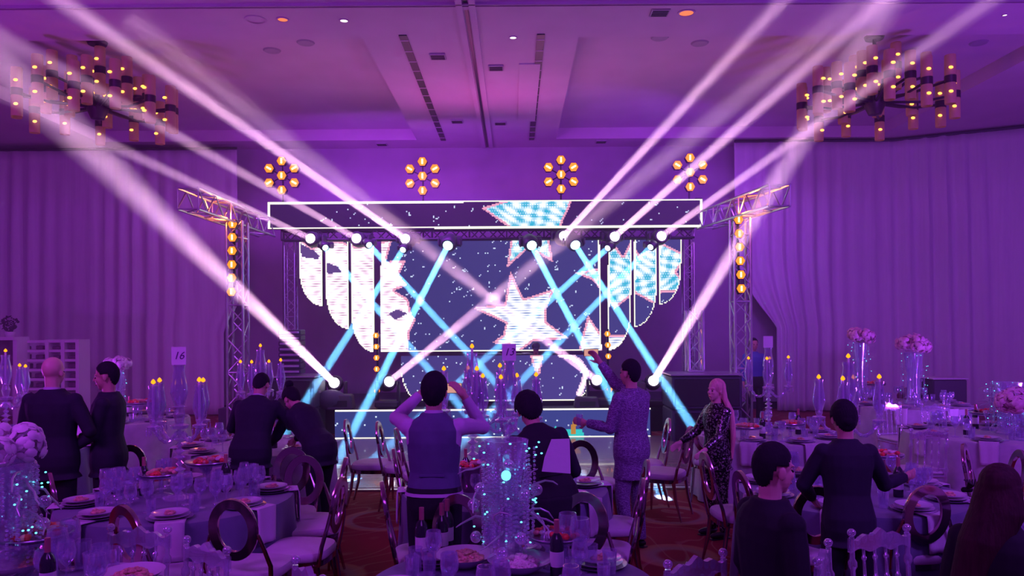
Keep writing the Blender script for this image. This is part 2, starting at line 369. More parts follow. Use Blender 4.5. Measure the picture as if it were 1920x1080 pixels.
# ------------------------------------------------------------------ drapes
def drape(name, lab, xs, y0fn, ztop, zbot, edge=None, seed=0, amp=0.12, per=0.36):
    """xs: x range; edge(z)->x limits; folds as a wavy sheet with thickness"""
    rnd = random.Random(seed); xa, xb = xs; n = int((xb - xa) / 0.035); ph = []; a = 0
    nodes = [];
    for i in range(n + 1):
        a += (0.035 / per) * 2 * PI * rnd.uniform(0.55, 1.45); ph.append(a)
    am = [amp * (0.55 + 0.45 * math.sin(i * 0.07 + seed)) for i in range(n + 1)]
    zs = [ztop - (ztop - zbot) * k / 26 for k in range(27)]
    vs = []; fs = []
    for k, z in enumerate(zs):
        lo, hi = (xa, xb) if edge is None else edge(z, xa, xb)
        for i in range(n + 1):
            x = xa + (xb - xa) * i / n
            if lo > xa: x += (lo - xa) * math.exp(-(x - xa) / 0.9)
            if hi < xb: x -= (xb - hi) * math.exp(-(xb - x) / 0.9)
            g = 0.35 + 0.65 * min(1, k / 8)
            vs.append((x + 0.01 * math.sin(ph[i] * .5 + k * .1), y0fn(x) - am[i] * g * (0.5 + 0.5 * math.sin(ph[i] + 0.06 * k * math.sin(i * .03))), z))
    for k in range(26):
        for i in range(n): a0 = k * (n + 1) + i; fs.append((a0, a0 + 1, a0 + n + 2, a0 + n + 1))
    m = MB(); m.add(vs, fs); o = m.build(name, 'drape'); md = o.modifiers.new('thickness', 'SOLIDIFY'); md.thickness = 0.012
    return tag(o, lab, 'curtain')
yl = lambda x: 18.3
cL = P(445, 285, 18.3).x; cR = P(1376, 272, 18.3).x
drape('drape', 'tall white pleated curtain left of the stage, behind the truss tower', (-12.3, cL), yl, 6.32, 0.03, seed=1,
      edge=lambda z, a, b_: (a, b_ - (0.0 if z > 2.6 else 0.35 * min(1, (2.6 - z) / .5))))
def redge(z, a, b_):
    # swagged left edge of the right curtain: straight, then swept to the tie-back, then straight
    if z > 4.0: lo = a
    elif z > 2.05: t = (4.0 - z) / 1.95; lo = a + 1.0 * t ** 1.9
    else: lo = a + 1.0
    return lo, b_
def yr(x): return 18.3 - max(0, x - 9.0) * 0.5
drape('drape', 'tall white pleated curtain right of the stage, swept back to a tie', (cR, 13.3), yr, 6.42, 0.03, seed=5, edge=redge, amp=0.16)
for x0, x1, z, lab in ((-12.4, cL, 6.36, 'dark rail carrying the left curtain'), (cR, 13.4, 6.44, 'dark rail carrying the right curtain')):
    m = MB(); m.tube([(x0, 18.26, z)] + ([(9.0, 18.26, z)] if x0 > 0 else []) + [(x1, yr(x1) - .04 if x0 > 0 else 18.26, z)], 0.03, 8); tag(m.build('curtain_rail', 'black_metal'), lab, 'rail')
# ------------------------------------------------------------------ stage
ZS = 0.50
sxa, sxb = P(628, 800, 14.3).x, P(1222, 800, 14.3).x
t = empty('stage_platform', (0, 0, 0), 0, 'low black stage platform under the screens', 'stage')
b = MB(); b.box(((sxa + sxb) / 2, 16.45, ZS / 2), (sxb - sxa, 4.24, ZS)); b.build('deck', 'black_plastic', t, smooth=False)
b = MB(); b.box((-4.6, 16.7, ZS / 2), (2.5, 3.2, ZS)); b.build('side_deck', 'black_plastic', t, smooth=False)
b = MB(); b.box((3.6, 16.7, ZS / 2), (2.1, 3.2, ZS)); b.build('side_deck', 'black_plastic', t, smooth=False)
# ------------------------------------------------------------------ LED screens: a grid of real pixels, colours from a display attribute
def led_mat():
    m = bpy.data.materials.new('led_pixels'); m.use_nodes = True; nt = m.node_tree; nt.nodes.remove(nt.nodes['Principled BSDF'])
    at = nt.nodes.new('ShaderNodeAttribute'); at.attribute_name = 'display'; e = nt.nodes.new('ShaderNodeEmission'); e.inputs[1].default_value = 1.0
    nt.links.new(at.outputs['Color'], e.inputs[0]); nt.links.new(e.outputs[0], nt.nodes['Material Output'].inputs[0]); MATS['led'] = m; m.cycles.emission_sampling = 'NONE'
led_mat()
def inpoly(x, y, poly):
    c = np.zeros(x.shape, bool); n = len(poly); j = n - 1
    for i in range(n):
        xi, yi = poly[i]; xj, yj = poly[j]
        if yi != yj: c ^= ((yi > y) != (yj > y)) & (x < (xj - xi) * (y - yi) / (yj - yi) + xi)
        j = i
    return c
def pdist(x, y, poly, closed=True):
    d = np.full(x.shape, 1e9); n = len(poly)
    for i in range(n if closed else n - 1):
        x0, y0 = poly[i]; x1, y1 = poly[(i + 1) % n]; dx, dy = x1 - x0, y1 - y0
        t = np.clip(((x - x0) * dx + (y - y0) * dy) / (dx * dx + dy * dy + 1e-9), 0, 1)
        d = np.minimum(d, np.hypot(x - x0 - t * dx, y - y0 - t * dy))
    return d
CYAN, WHITE, PINK = np.array((0.03, 0.52, 0.78)), np.array((1.5, 1.5, 1.6)), np.array((1.0, 0.42, 0.62))
rs = np.random.RandomState(3)
NOTES = [(rs.uniform(560, 1300), rs.uniform(378, 820), rs.uniform(0.7, 1.7)) for _ in range(760)]
# star shapes seen on the screens (photo coordinates of the displayed picture)
STARS = [
 ('cyan', [(902, 390), (960, 372), (1075, 372), (1048, 432), (1040, 440), (1030, 447), (1037, 492), (992, 465), (950, 502), (958, 447), (962, 432)]),
 ('white', [(957, 508), (982, 560), (1040, 541), (1024, 580), (1024, 603), (1068, 635), (1000, 640), (962, 668), (960, 648), (922, 643), (943, 628), (948, 606), (885, 577), (946, 570)]),
 ('cyan', [(1078, 512), (1122, 503), (1150, 455), (1168, 480), (1182, 452), (1200, 478), (1240, 455), (1290, 480), (1268, 510), (1300, 550), (1240, 548), (1230, 572), (1190, 550), (1152, 580), (1128, 545), (1110, 525)]),
 ('white', [(1102, 590), (1128, 628), (1190, 628), (1175, 660), (1084, 660)]),
 ('pinkw', [(555, 440), (585, 465), (612, 450), (640, 452), (665, 462), (690, 460), (736, 447), (724, 490), (762, 487), (748, 515), (764, 535), (740, 545), (765, 560), (772, 590), (780, 600), (768, 622), (765, 660), (700, 664), (640, 640), (560, 580)]),
 ('white', [(993, 664), (1020, 664), (1012, 702), (1004, 700)]),
]
def display(x, y, kind):
    n = x.shape; bg = np.array({'banner': (0.045, 0.012, 0.11), 'main': (0.05, 0.045, 0.21), 'booth': (0.07, 0.05, 0.25), 'riser': (0.045, 0.055, 0.25)}[kind])
    c = np.tile(bg, (len(x), 1)); c *= (0.85 + 0.35 * (x[:, None] - 560) / 700)
    # falling music-note specks
    for nx, ny, r in NOTES:
        if kind == 'banner' and (nx < 600): continue
        k = np.hypot(x - nx, y - ny) < r; c[k] = (0.75, 0.9, 1.1)
        k = np.hypot(x - nx - 2.2 * r, y - ny + 1.4 * r) < r * 0.6; c[k] = (0.55, 0.6, 0.9)
    if kind == 'riser':
        k = inpoly(x, y, [(1040, 800), (1060, 806), (1090, 804), (1100, 822), (1030, 822)]); c[k] = (0.04, 0.62, 0.62)
        k = inpoly(x, y, [(1071, 814), (1069, 799), (1077, 788), (1090, 785), (1088, 793), (1079, 800), (1080, 814)]); c[k] = (0.55, 0.24, 0.05)
        return c
    sl = 0.5 + 0.5 * np.sin(y * 2 * PI / 4.2); sx = 0.5 + 0.5 * np.sin(x * 2 * PI / 4.6 + 6 * np.sin(y * 0.11))
    nz = np.sin(x * 0.19 + 3 * np.sin(y * 0.07)) * np.sin(y * 0.23 + 2 * np.sin(x * 0.05))
    for kd, poly in STARS:
        if kd == 'pinkw' and kind == 'banner': continue
        ins = inpoly(x, y, poly); d = pdist(x, y, poly)
        if kd == 'cyan':
            f = np.clip(0.25 + 0.55 * sl * sx + 0.55 * nz, 0, 1)[:, None]; col = CYAN * (1 - f) + WHITE * f
        elif kd == 'white':
            f = np.clip(0.32 + 0.8 * sl + 0.4 * nz, 0, 1)[:, None]; col = np.array((0.15, 0.25, 0.6)) * (1 - f) + WHITE * f
        else:
            f = np.clip(0.48 + 0.7 * sl + 0.45 * nz, 0, 1)[:, None]; col = np.array((0.55, 0.22, 0.42)) * (1 - f) + np.array((1.6, 1.45, 1.6)) * f
            dk = inpoly(x, y, [(560, 455), (590, 470), (600, 480), (596, 486), (566, 482)]) | inpoly(x, y, [(728, 588), (745, 580), (764, 588), (740, 600)]) | (inpoly(x, y, [(612, 492), (634, 500), (640, 510), (614, 514)]))
            col[dk] = (0.12, 0.06, 0.25)
        e = (d < 4.2)[:, None]; col = np.where(e, PINK * (0.7 + 0.5 * sl[:, None]), col)
        c[ins] = col[ins]
    if kind == 'booth':
        d = pdist(x, y, [(1050, 664), (1070, 668), (1088, 680), (1098, 697), (1096, 715), (1086, 738)], False); c[d < 6] = (1.0, 0.7, 0.95); c[d < 3] = (1.4, 1.3, 1.5)
    return c
def led_panel(name, poly, Y, kind, parent, cell=0.026, border=None, bw=1.6):
    """poly in photo pixels at depth Y; a box body behind it, pixels in front"""
    W = [P(px, py, Y) for px, py in poly]; xs = [v.x for v in W]; zs = [v.z for v in W]
    m = MB(); Mx = Matrix(((1, 0, 0, 0), (0, 0, 1, 0), (0, 1, 0, 0), (0, 0, 0, 1)))
    m.prism([(v.x, v.z) for v in W], Y + 0.01, Y + 0.11, Mx); body = m.build('screen_body', 'black_plastic', parent, smooth=False)
    gx = np.arange(min(xs) + cell / 2, max(xs), cell); gz = np.arange(min(zs) + cell / 2, max(zs), cell)
    X, Z = np.meshgrid(gx, gz); X = X.ravel(); Z = Z.ravel()
    wp = [(v.x, v.z) for v in W]; k = inpoly(X, Z, wp); X, Z = X[k], Z[k]
    u = X / Y * F; v = (Z - CH) / Y * F; c_, s_ = math.cos(ROLL), math.sin(ROLL)
    px = CX + u * c_ - v * s_; py = CY - (u * s_ + v * c_)
    col = display(px, py, kind)
    if border is not None:
        for seg in border: 
            d = pdist(px, py, seg, False); col[d < bw] = (1.25, 1.25, 1.05)
    h = cell / 2; n = len(X)
    V = np.empty((n, 4, 3)); V[:, :, 1] = Y
    for j, (a, b_) in enumerate(((-h, -h), (h, -h), (h, h), (-h, h))): V[:, j, 0] = X + a; V[:, j, 2] = Z + b_
    me = bpy.data.meshes.new(name); me.vertices.add(n * 4); me.vertices.foreach_set('co', V.ravel())
    me.loops.add(n * 4); me.loops.foreach_set('vertex_index', np.arange(n * 4)); me.polygons.add(n)
    me.polygons.foreach_set('loop_start', np.arange(n) * 4); me.polygons.foreach_set('loop_total', np.full(n, 4)); me.update()
    at = me.attributes.new('display', 'FLOAT_COLOR', 'POINT'); cc = np.ones((n, 4, 4)); cc[:, :, :3] = col[:, None, :]; at.data.foreach_set('color', cc.ravel())
    me.materials.append(MATS['led']); o = bpy.data.objects.new('display', me); COL.objects.link(o); o.parent = parent
YB = 16.3; YM = 16.6
t = empty('banner_screen', (0, 0, 0), 0, 'long LED screen strip above the stage with a cyan star', 'screen')
bp_ = [(502, 430), (502, 379), (1317, 372), (1317, 426)]
led_panel('banner', bp_, YB, 'banner', t, border=[[(504, 428), (504, 381), (1315, 374), (1315, 424), (504, 428)]], bw=1.9)
t = empty('main_screen', (0, 0, 0), 0, 'large central LED screen with a white star', 'screen')
led_panel('main', [(714, 659), (714, 449), (1124, 447), (1128, 657)], YM, 'main', t, border=[[(716, 450), (1123, 448), (1126, 656), (716, 658)]])
def fin(pts, lab):
    t = empty('fin_screen', (0, 0, 0), 0, lab, 'screen', 'rounded LED fins beside the main screen')
    led_panel('fin', pts, YM, 'main', t, border=[[((x - cx_) * .95 + cx_, (y - cy_) * .985 + cy_) for x, y in pts + pts[:1]] for cx_, cy_ in [(sum(q[0] for q in pts) / len(pts), sum(q[1] for q in pts) / len(pts))]], bw=1.5)
def finshape(x0, x1, y0, y1, left):
    """rounded lower outer corner"""
    r = x1 - x0 - 1; pts = []
    H = min(70, (y1 - y0) * .5)
    if left:
        pts = [(x1, y0), (x1, y1)] + [(x1 - r * math.sin(a), y1 - H * (1 - math.cos(a))) for a in [PI / 2 * i / 10 for i in range(1, 11)]] + [(x0, y0)]
    else:
        pts = [(x0, y0), (x0, y1)] + [(x0 + r * math.sin(a), y1 - H * (1 - math.cos(a))) for a in [PI / 2 * i / 10 for i in range(1, 11)]] + [(x1, y0)]
    return pts
fin(finshape(561, 605, 448, 574, True), 'shortest rounded LED fin at far left, pink and white')
fin(finshape(610, 654, 448, 617, True), 'middle rounded LED fin on the left, pink and white')
fin(finshape(658, 701, 448, 660, True), 'longest rounded LED fin on the left, white')
fin(finshape(1140, 1184, 446, 657, False), 'longest rounded LED fin on the right, cyan star above specks')
fin(finshape(1189, 1232, 445, 613, False), 'middle rounded LED fin on the right, cyan top and dark tip')
fin(finshape(1236, 1278, 444, 571, False), 'shortest rounded LED fin at far right, cyan and white')
# DJ booth front screen and riser screen
t = empty('dj_booth', (0, 0, 0), 0, 'dark DJ booth on stage with curved LED front', 'booth')
YD = 15.3
arc = [(752, 668), (752, 700), (757, 722), (768, 742), (782, 751), (1078, 751), (1094, 742), (1106, 722), (1110, 700), (1110, 666)]
led_panel('booth', arc, YD, 'booth', t, border=[arc[1:9]], bw=1.8)
q0, q1 = P(752, 751, YD), P(1110, 751, YD)
b = MB(); b.box(((q0.x + q1.x) / 2, YD + 0.42, (ZS + 1.42) / 2), (q1.x - q0.x - .3, 0.6, 1.42 - ZS)); b.build('cabinet', 'black_plastic', t, smooth=False)
b = MB(); b.box(((q0.x + q1.x) / 2, YD + 0.06, (ZS + q0.z) / 2), (q1.x - q0.x - .5, 0.1, q0.z - ZS + .0)); b.build('plinth', 'black_metal', t, smooth=False)
t = empty('riser_screen', (0, 0, 0), 0, 'long low LED screen along the stage front', 'screen')
led_panel('riser', [(628, 821), (628, 771), (1220, 768), (1220, 819)], 14.25, 'riser', t, cell=0.03)
for py, lab in ((770, 'upper'), (822, 'lower')):
    m = MB(); a_, c_ = P(628, py, 14.2), P(1220, py - 3, 14.2); m.box(((a_.x + c_.x) / 2, 14.22, (a_.z + c_.z) / 2), (c_.x - a_.x, 0.03, 0.028)); m.build('light_strip', 'strip_white', t, smooth=False)
# ------------------------------------------------------------------ trusses
def truss(name, a, b, w, lab, group=None, mt='aluminium', step=None, r=0.026):
    a, b = Vector(a), Vector(b); t = empty(name, a, 0, lab, 'truss', group); d = b - a; L = d.length; dn = d / L
    u = dn.cross(Vector((0, 1, 0)) if abs(dn.y) < .7 else Vector((0, 0, 1))).normalized(); v = dn.cross(u).normalized()
    cs = [(u * i + v * j) * w / 2 for i, j in ((1, 1), (1, -1), (-1, -1), (-1, 1))]
    for c in cs: m = MB(); m.tube([c, c + d], r, 8); m.build('chord', mt, t)
    step = step or w; n = max(1, int(L / step))
    for k in range(4):
        c0, c1 = cs[k], cs[(k + 1) % 4]; m = MB()
        for i in range(n):
            s0, s1 = dn * (L * i / n), dn * (L * (i + 1) / n)
            p0, p1 = (c0 + s0, c1 + s1) if i % 2 else (c1 + s0, c0 + s1); m.tube([p0, p1], r * .5, 6)
            if i % 4 == 0: m.tube([c0 + s0, c1 + s0], r * .5, 6)
        m.build('lacing', mt, t)
    return t
YT = 14.2
for px, lab in ((446, 'silver truss tower on the left carrying a column of orange lamps'), (1389, 'silver truss tower on the right carrying a column of orange lamps')):
    x = FX(px, YT); t = truss('truss_tower', (x, YT, 0.04), (x, YT, 4.05), 0.29, lab)
    m = MB(); m.box((0, 0, -0.02), (0.6, 0.6, 0.03)); m.build('base_plate', 'aluminium', t, smooth=False)
truss('side_truss', P(352, 372, 12.4), P(500, 428, 16.3), 0.34, 'silver truss reaching from left tower to the banner screen')
truss('side_truss', P(1462, 366, 12.4), P(1322, 414, 16.3), 0.34, 'silver truss reaching from right tower to the banner screen')
truss('header_truss', P(530, 442, 16.46), P(1300, 437, 16.46), 0.20, 'dark truss under the banner screen holding the moving heads', mt='black_metal')
for px, lab in ((546, 'slim truss leg left of the LED fins'), (1291, 'slim truss leg right of the LED fins')):
    x = FX(px, 16.9); truss('side_mast', (x, 16.9, ZS), (x, 16.9, 4.6), 0.22, lab, r=0.018)
x = FX(1302, 14.2); truss('truss_stub', (x, 14.2, 1.235), (x, 14.2, 2.35), 0.26, 'short truss piece standing on the right speaker stack', r=0.028)
# ------------------------------------------------------------------ hexagon lamps
def hexlamp(parent, loc, ang, r=0.105):
    m = MB(); hx = [(r * math.cos(PI / 3 * i), r * math.sin(PI / 3 * i)) for i in range(6)]
    M4 = Matrix.Rotation(PI / 2, 4, 'X'); m.prism([(x * 1.08, y * 1.08) for x, y in hx], -0.12, 0.0, M4)
    o = m.build('hexagon_lamp', 'black_metal', parent, loc=loc, smooth=False)
    m = MB(); m.prism(hx, 0.0, 0.012, M4); m.build('lens', 'hex_orange', o, smooth=False)
    m = MB(); m.box((0, -0.02, 0), (0.40 * r, 0.016, 1.15 * r), Ry(ang), bev=0.007); m.build('tube', 'hex_tube', o, smooth=False)
    return o
def cluster(px, py, lab):
    Y = 17.2; p = P(px, py, Y); t = empty('hexagon_cluster', p, 0, lab, 'stage light', 'orange hexagon lamp clusters')
    hexlamp(t, (0, 0, 0), 0)
    for i in range(6):
        a = PI / 2 + i * PI / 3; hexlamp(t, (0.325 * math.cos(a), 0, 0.325 * math.sin(a)), (0, -PI / 3, PI / 3, 0, -PI / 3, PI / 3)[i])
        m = MB(); m.tube([(0, 0.08, 0), (0.325 * math.cos(a), 0.08, 0.325 * math.sin(a))], 0.014, 6); m.build('spoke', 'black_metal', t)
    m = MB(); m.tube([(0, 0.10, 0), (0, 0.10, -p.z + ZS)], 0.02, 6); m.build('stand', 'black_metal', t)
cluster(528, 329, 'orange seven-lamp hexagon cluster at far left above the banner')
cluster(792, 330, 'orange seven-lamp hexagon cluster left of centre above the banner')
cluster(1052, 327, 'orange seven-lamp hexagon cluster right of centre above the banner')
cluster(1294, 323, 'orange seven-lamp hexagon cluster at far right above the banner')
def strip(x0, ys, Y, lab, r, dx=0):
    p = P(x0, ys[-1], Y); t = empty('lamp_column', p, 0, lab, 'stage light', 'vertical columns of orange lamps')
    tp = P(x0 + dx, ys[0], Y)
    m = MB(); m.box(((tp.x - p.x) / 2, 0.12, (tp.z - p.z) / 2), (0.04, 0.04, tp.z - p.z + 0.2)); m.build('rail', 'black_metal', t, smooth=False)
    for i, y in enumerate(ys):
        q = P(x0 + dx * (ys[-1] - y) / (ys[-1] - ys[0]), y, Y); hexlamp(t, q - p, 0, r)
    if Y < 15: light('lamp_column_glow', 'POINT', tp + Vector((0, -0.35, 0.1)), p, (1.0, 0.22, 0.03), 45, size=0.1)
strip(434, [420, 445, 470, 496, 521, 547], 14.0, 'column of six orange lamps on left truss tower', 0.085, 2)
strip(1390, [412, 438, 463, 489, 515, 541], 14.0, 'column of six orange lamps on right truss tower', 0.085, -5)
strip(707, [629, 650, 671, 692, 733], 16.0, 'column of five orange lamps left of the DJ booth', 0.062, -2)
strip(1143, [626, 647, 668, 709, 730], 16.0, 'column of five orange lamps right of the DJ booth', 0.062, -4)
# ------------------------------------------------------------------ moving heads and their beams in the haze
def volmat(name, dens, col):
    m = bpy.data.materials.new(name); m.use_nodes = True; nt = m.node_tree; nt.nodes.remove(nt.nodes['Principled BSDF'])
    v = nt.nodes.new('ShaderNodeVolumeScatter'); v.inputs['Color'].default_value = (*col, 1); v.inputs['Density'].default_value = dens; v.inputs['Anisotropy'].default_value = 0.0
    nt.links.new(v.outputs[0], nt.nodes['Material Output'].inputs['Volume']); MATS[name] = m
volmat('haze', 0.10, (1, 1, 1))
PKB, BLB = (1.0, 0.52, 0.88), (0.14, 0.50, 1.0)
def head(px, py, Y, lab, lens, up, aim, group):
    p = P(px, py, Y); t = empty('moving_head', p, 0, lab, 'moving light', group)
    k = 1 if up else -1      # base above (hung) or below (standing)
    m = MB()
    if up: m.box((0, 0, -0.30), (0.34, 0.28, 0.10), bev=0.02)
    else: m.box((0, 0.26, 0.06), (0.36, 0.12, 0.16), bev=0.02)
    m.build('base', 'black_plastic', t)
    for sx in (-1, 1):
        m = MB()
        if up: m.box((sx * 0.155, 0, -0.12), (0.035, 0.13, 0.30), bev=0.01)
        else: m.box((sx * 0.155, 0.11, 0.02), (0.035, 0.28, 0.11), bev=0.01)
        m.build('yoke_arm', 'black_plastic', t)
    d = (Vector(aim) - p).normalized(); q = Vector((0, 0, 1)).rotation_difference(d).to_matrix()
    m = MB(); m.lathe([(0.06, -0.16), (0.10, -0.14), (0.125, -0.02), (0.115, 0.07), (0.10, 0.09), (0.085, 0.09), (0.085, 0.075)], n=14, M=q); hd = m.build('head', 'black_plastic', t)
    m = MB(); m.ball(d * 0.085, (0.075, 0.075, 0.03), 14, 6, R=q); m.build('lens', lens, hd)
    for ch in [x for x in bpy.data.objects if x.parent == t]: ch.scale = (1.35,) * 3
    return t, p, d
def beam(t, p, aim, col, power, ang, r0, r1, clear=0.14):
    d = (aim - p); L = d.length; dn = d / L; q = Vector((0, 0, 1)).rotation_difference(dn).to_matrix()
    s = p + dn * clear
    dens = 1
    m = MB(); m.lathe([(r0, 0), (r1, L - clear)], n=20, M=q); o = m.build('light_beam', 'haze', t, loc=s - t.location)
    lo = light('beam_lamp', 'AREA', s + dn * 0.02, aim, col, power, size=r0 * 2, spread=ang)
    lo.data.shape = 'DISK'
    return o
def floor_aim(px, py, p=None):
    Y = CH * F / (py - CY); q = P(px, py, Y); return Vector((q.x, Y, 0.0))
TOPY = 16.1
BP = 9.0
# upward pink-white beams
for px, py, ax, ay, aY, lab in ((763, 450, 70, -30, 6.5, 'hung moving head throwing the left white beam'), (672, 449, -80, 20, 6.5, 'hung moving head over the inner left fin'), (586, 449, -60, 145, 7.5, 'hung moving head over the outer left fin'),
                                (1055, 445, 1512, -45, 6.8, 'hung moving head right of centre throwing a white beam'), (1150, 446, 1700, -40, 6.5, 'hung moving head over the inner right fin'), (1237, 445, 1920, -45, 6.8, 'hung moving head over the outer right fin')):
    aim = P(ax, ay, aY); t, p, d = head(px, py, TOPY, lab, 'lens_white', False, aim, 'moving heads hung under the banner')
    beam(t, p, aim, PKB, BP * {763: 1.4, 672: .6, 586: .5, 1055: 1.0, 1150: 1.0, 1237: .7}[px], math.radians(0.9), 0.065, 0.115)
for px, py, Y, ax, ay, aY, lab, pw, w_ in ((628, 719, 15.2, -70, 50, 3.2, 'stage moving head at left, widest white beam', 1.5, 0.12), (727, 718, 15.0, 1640, -20, 5.0, 'stage moving head left of the DJ booth', .8, 0.17),
                                       (1122, 715, 15.0, 240, 35, 5.0, 'stage moving head right of the DJ booth', .8, 0.17), (1224, 716, 15.2, 1690, -40, 4.2, 'stage moving head beside the right speaker stack', 1.1, 0.12)):
    aim = P(ax, ay, aY); t, p, d = head(px, py, Y, lab, 'lens_white', True, aim, 'moving heads standing on stage')
    m = MB(); hh = p.z - 0.35 - ZS
    m.box((0, 0, -0.35 - hh / 2), (0.34, 0.34, max(hh, .02))); m.build('stand', 'black_metal', t, smooth=False)
    beam(t, p, aim, PKB, BP * pw, math.radians(0.9 if w_ < .2 else 1.6), 0.065, w_)
# downward blue beams
for px, py, fx_, fy_, lab in ((842, 456, 600, 925, 'hung moving head with blue beam left of centre'), (995, 456, 1244, 935, 'hung moving head with blue beam at centre right'), (1076, 455, 1372, 918, 'hung moving head with blue beam beside the right white one'),
                              (757, 466, 458, 928, 'blue beam head hung beside the left white one'), (608, 462, 990, 912, 'blue beam head hung over the outer left fin'), (690, 457, 1118, 925, 'blue beam head hung over the inner left fin'),
                              (1142, 463, 652, 903, 'blue beam head hung beside the inner right fin'), (1222, 461, 792, 905, 'blue beam head hung over the outer right fin')):
    aim = floor_aim(fx_, fy_); big = px in (842, 995, 1076)
    t, p, d = head(px, py, TOPY - 0.25, lab, 'lens_blue', False, aim, 'moving heads with blue beams')
    if not big:
        for ch in [x for x in bpy.data.objects if x.parent == t]: ch.scale = (0.8,) * 3
    dn = (aim - p).normalized(); beam(t, p, aim - dn * 0.05, BLB, BP * (2.4 if big else 1.7), math.radians(0.6), 0.06, 0.09)

# thin stage haze filling the air around the rig
volmat('room_haze', 0.014, (1, 1, 1))
m = MB(); m.box((0.5, 13.6, 3.24), (25.8, 10.4, 6.44)); o = m.build('haze', 'room_haze', smooth=False); o['kind'] = 'stuff'; tag(o, 'thin purple haze hanging in the air around the stage', 'haze')
# ------------------------------------------------------------------ speakers and stage gear
def speaker_stack(px, y_top, Y, w, d, lab, n=2):
    p = P(px, y_top, Y); t = empty('speaker_cabinet', (p.x, Y, 0), 0, lab, 'speaker'); H = p.z
    for i in range(n):
        z0, z1 = H * i / n, H * (i + 1) / n - 0.015
        m = MB(); m.box((0, 0, (z0 + z1) / 2), (w, d, z1 - z0), bev=0.02); c = m.build('cabinet', 'speaker_black', t)
        m = MB(); m.box((0, -d / 2 - 0.012, (z0 + z1) / 2), (w - .1, 0.02, z1 - z0 - .1), bev=0.01); m.build('grille', 'black_metal', c)
        for s in (-1, 1): m = MB(); m.box((s * (w / 2 + .004), 0, (z0 + z1) / 2), (0.01, 0.16, 0.05), bev=0.004); m.build('handle', 'aluminium', c)
    return t, H
t, H = speaker_stack(560, 705, 14.6, 0.80, 0.9, 'big dark subwoofer stack left of the stage')
m = MB(); m.box((0, 0, H + 0.01), (0.84, 0.9, 0.02)); m.build('lid', 'aluminium', t, smooth=False)
t, H = speaker_stack(1314, 701, 14.0, 1.24, 0.9, 'wide dark speaker stack right of the stage')
m = MB(); m.box((0, 0, H + 0.01), (1.28, 0.92, 0.02)); m.build('lid', 'aluminium', t, smooth=False)
def line_array(px, py0, py1, Y, lab):
    p0, p1 = P(px, py0, Y), P(px, py1, Y); n = 8; h = (p0.z - p1.z) / n
    t = empty('line_array', p1, 0, lab, 'speaker')
    for i in range(n):
        m = MB(); m.box((0, 0, h * (i + .5)), (0.42, 0.35, h * .92), bev=0.015); c = m.build('array_box', 'speaker_black', t)
        m = MB(); m.box((0, -0.18, h * (i + .5)), (0.36, 0.012, h * .35), bev=0.004); m.build('waveguide', 'aluminium', c)
line_array(548, 618, 701, 14.7, 'left speaker column standing on the subwoofer stack')
p = P(598, 745, 14.9)
m = MB(); m.ball((0, 0, 0), (0.30, 0.22, 0.20), 18, 10); t = m.build('round_case', 'speaker_black'); t.location = (FX(620, 14.75), 14.75, ZS + 0.19); tag(t, 'dark rounded covered equipment beside the left subwoofer', 'cover')
# DJ gear on the booth
x0 = P(930, 660, YD).x
t = empty('dj_mixer', (x0, YD + .42, 1.42), 0, 'dark DJ mixer and decks on top of the booth', 'mixer')
m = MB(); m.box((0, 0, 0.05), (1.5, 0.4, 0.10), bev=0.015); m.build('console', 'black_plastic', t)
for i in range(-2, 3): m = MB(); m.lathe([(0.09, 0.10), (0.09, 0.115), (0.0, 0.115)], c=(i * 0.3, 0, 0), n=14); m.build('jog_wheel', 'aluminium', t)
# small gear right of the booth
for px, py, w, h, lab in ((1100, 748, 0.5, 0.22, 'dark monitor wedge right of the DJ booth'), (1195, 740, 0.35, 0.5, 'dark road case beside the right orange lamps'), (640, 752, 0.5, 0.3, 'dark monitor wedge at left of the stage')):
    p = P(px, py, 14.75); t = empty('stage_case', (p.x, 14.75, ZS), 0, lab, 'case')
    m = MB(); m.box((0, 0, h / 2), (w, 0.35, h), bev=0.03, taper=.86); m.build('box', 'black_plastic', t)
    m = MB(); m.box((0, -0.175, h * .45), (w * .6, 0.01, h * .4), bev=0.004); m.build('grille', 'black_metal', t)
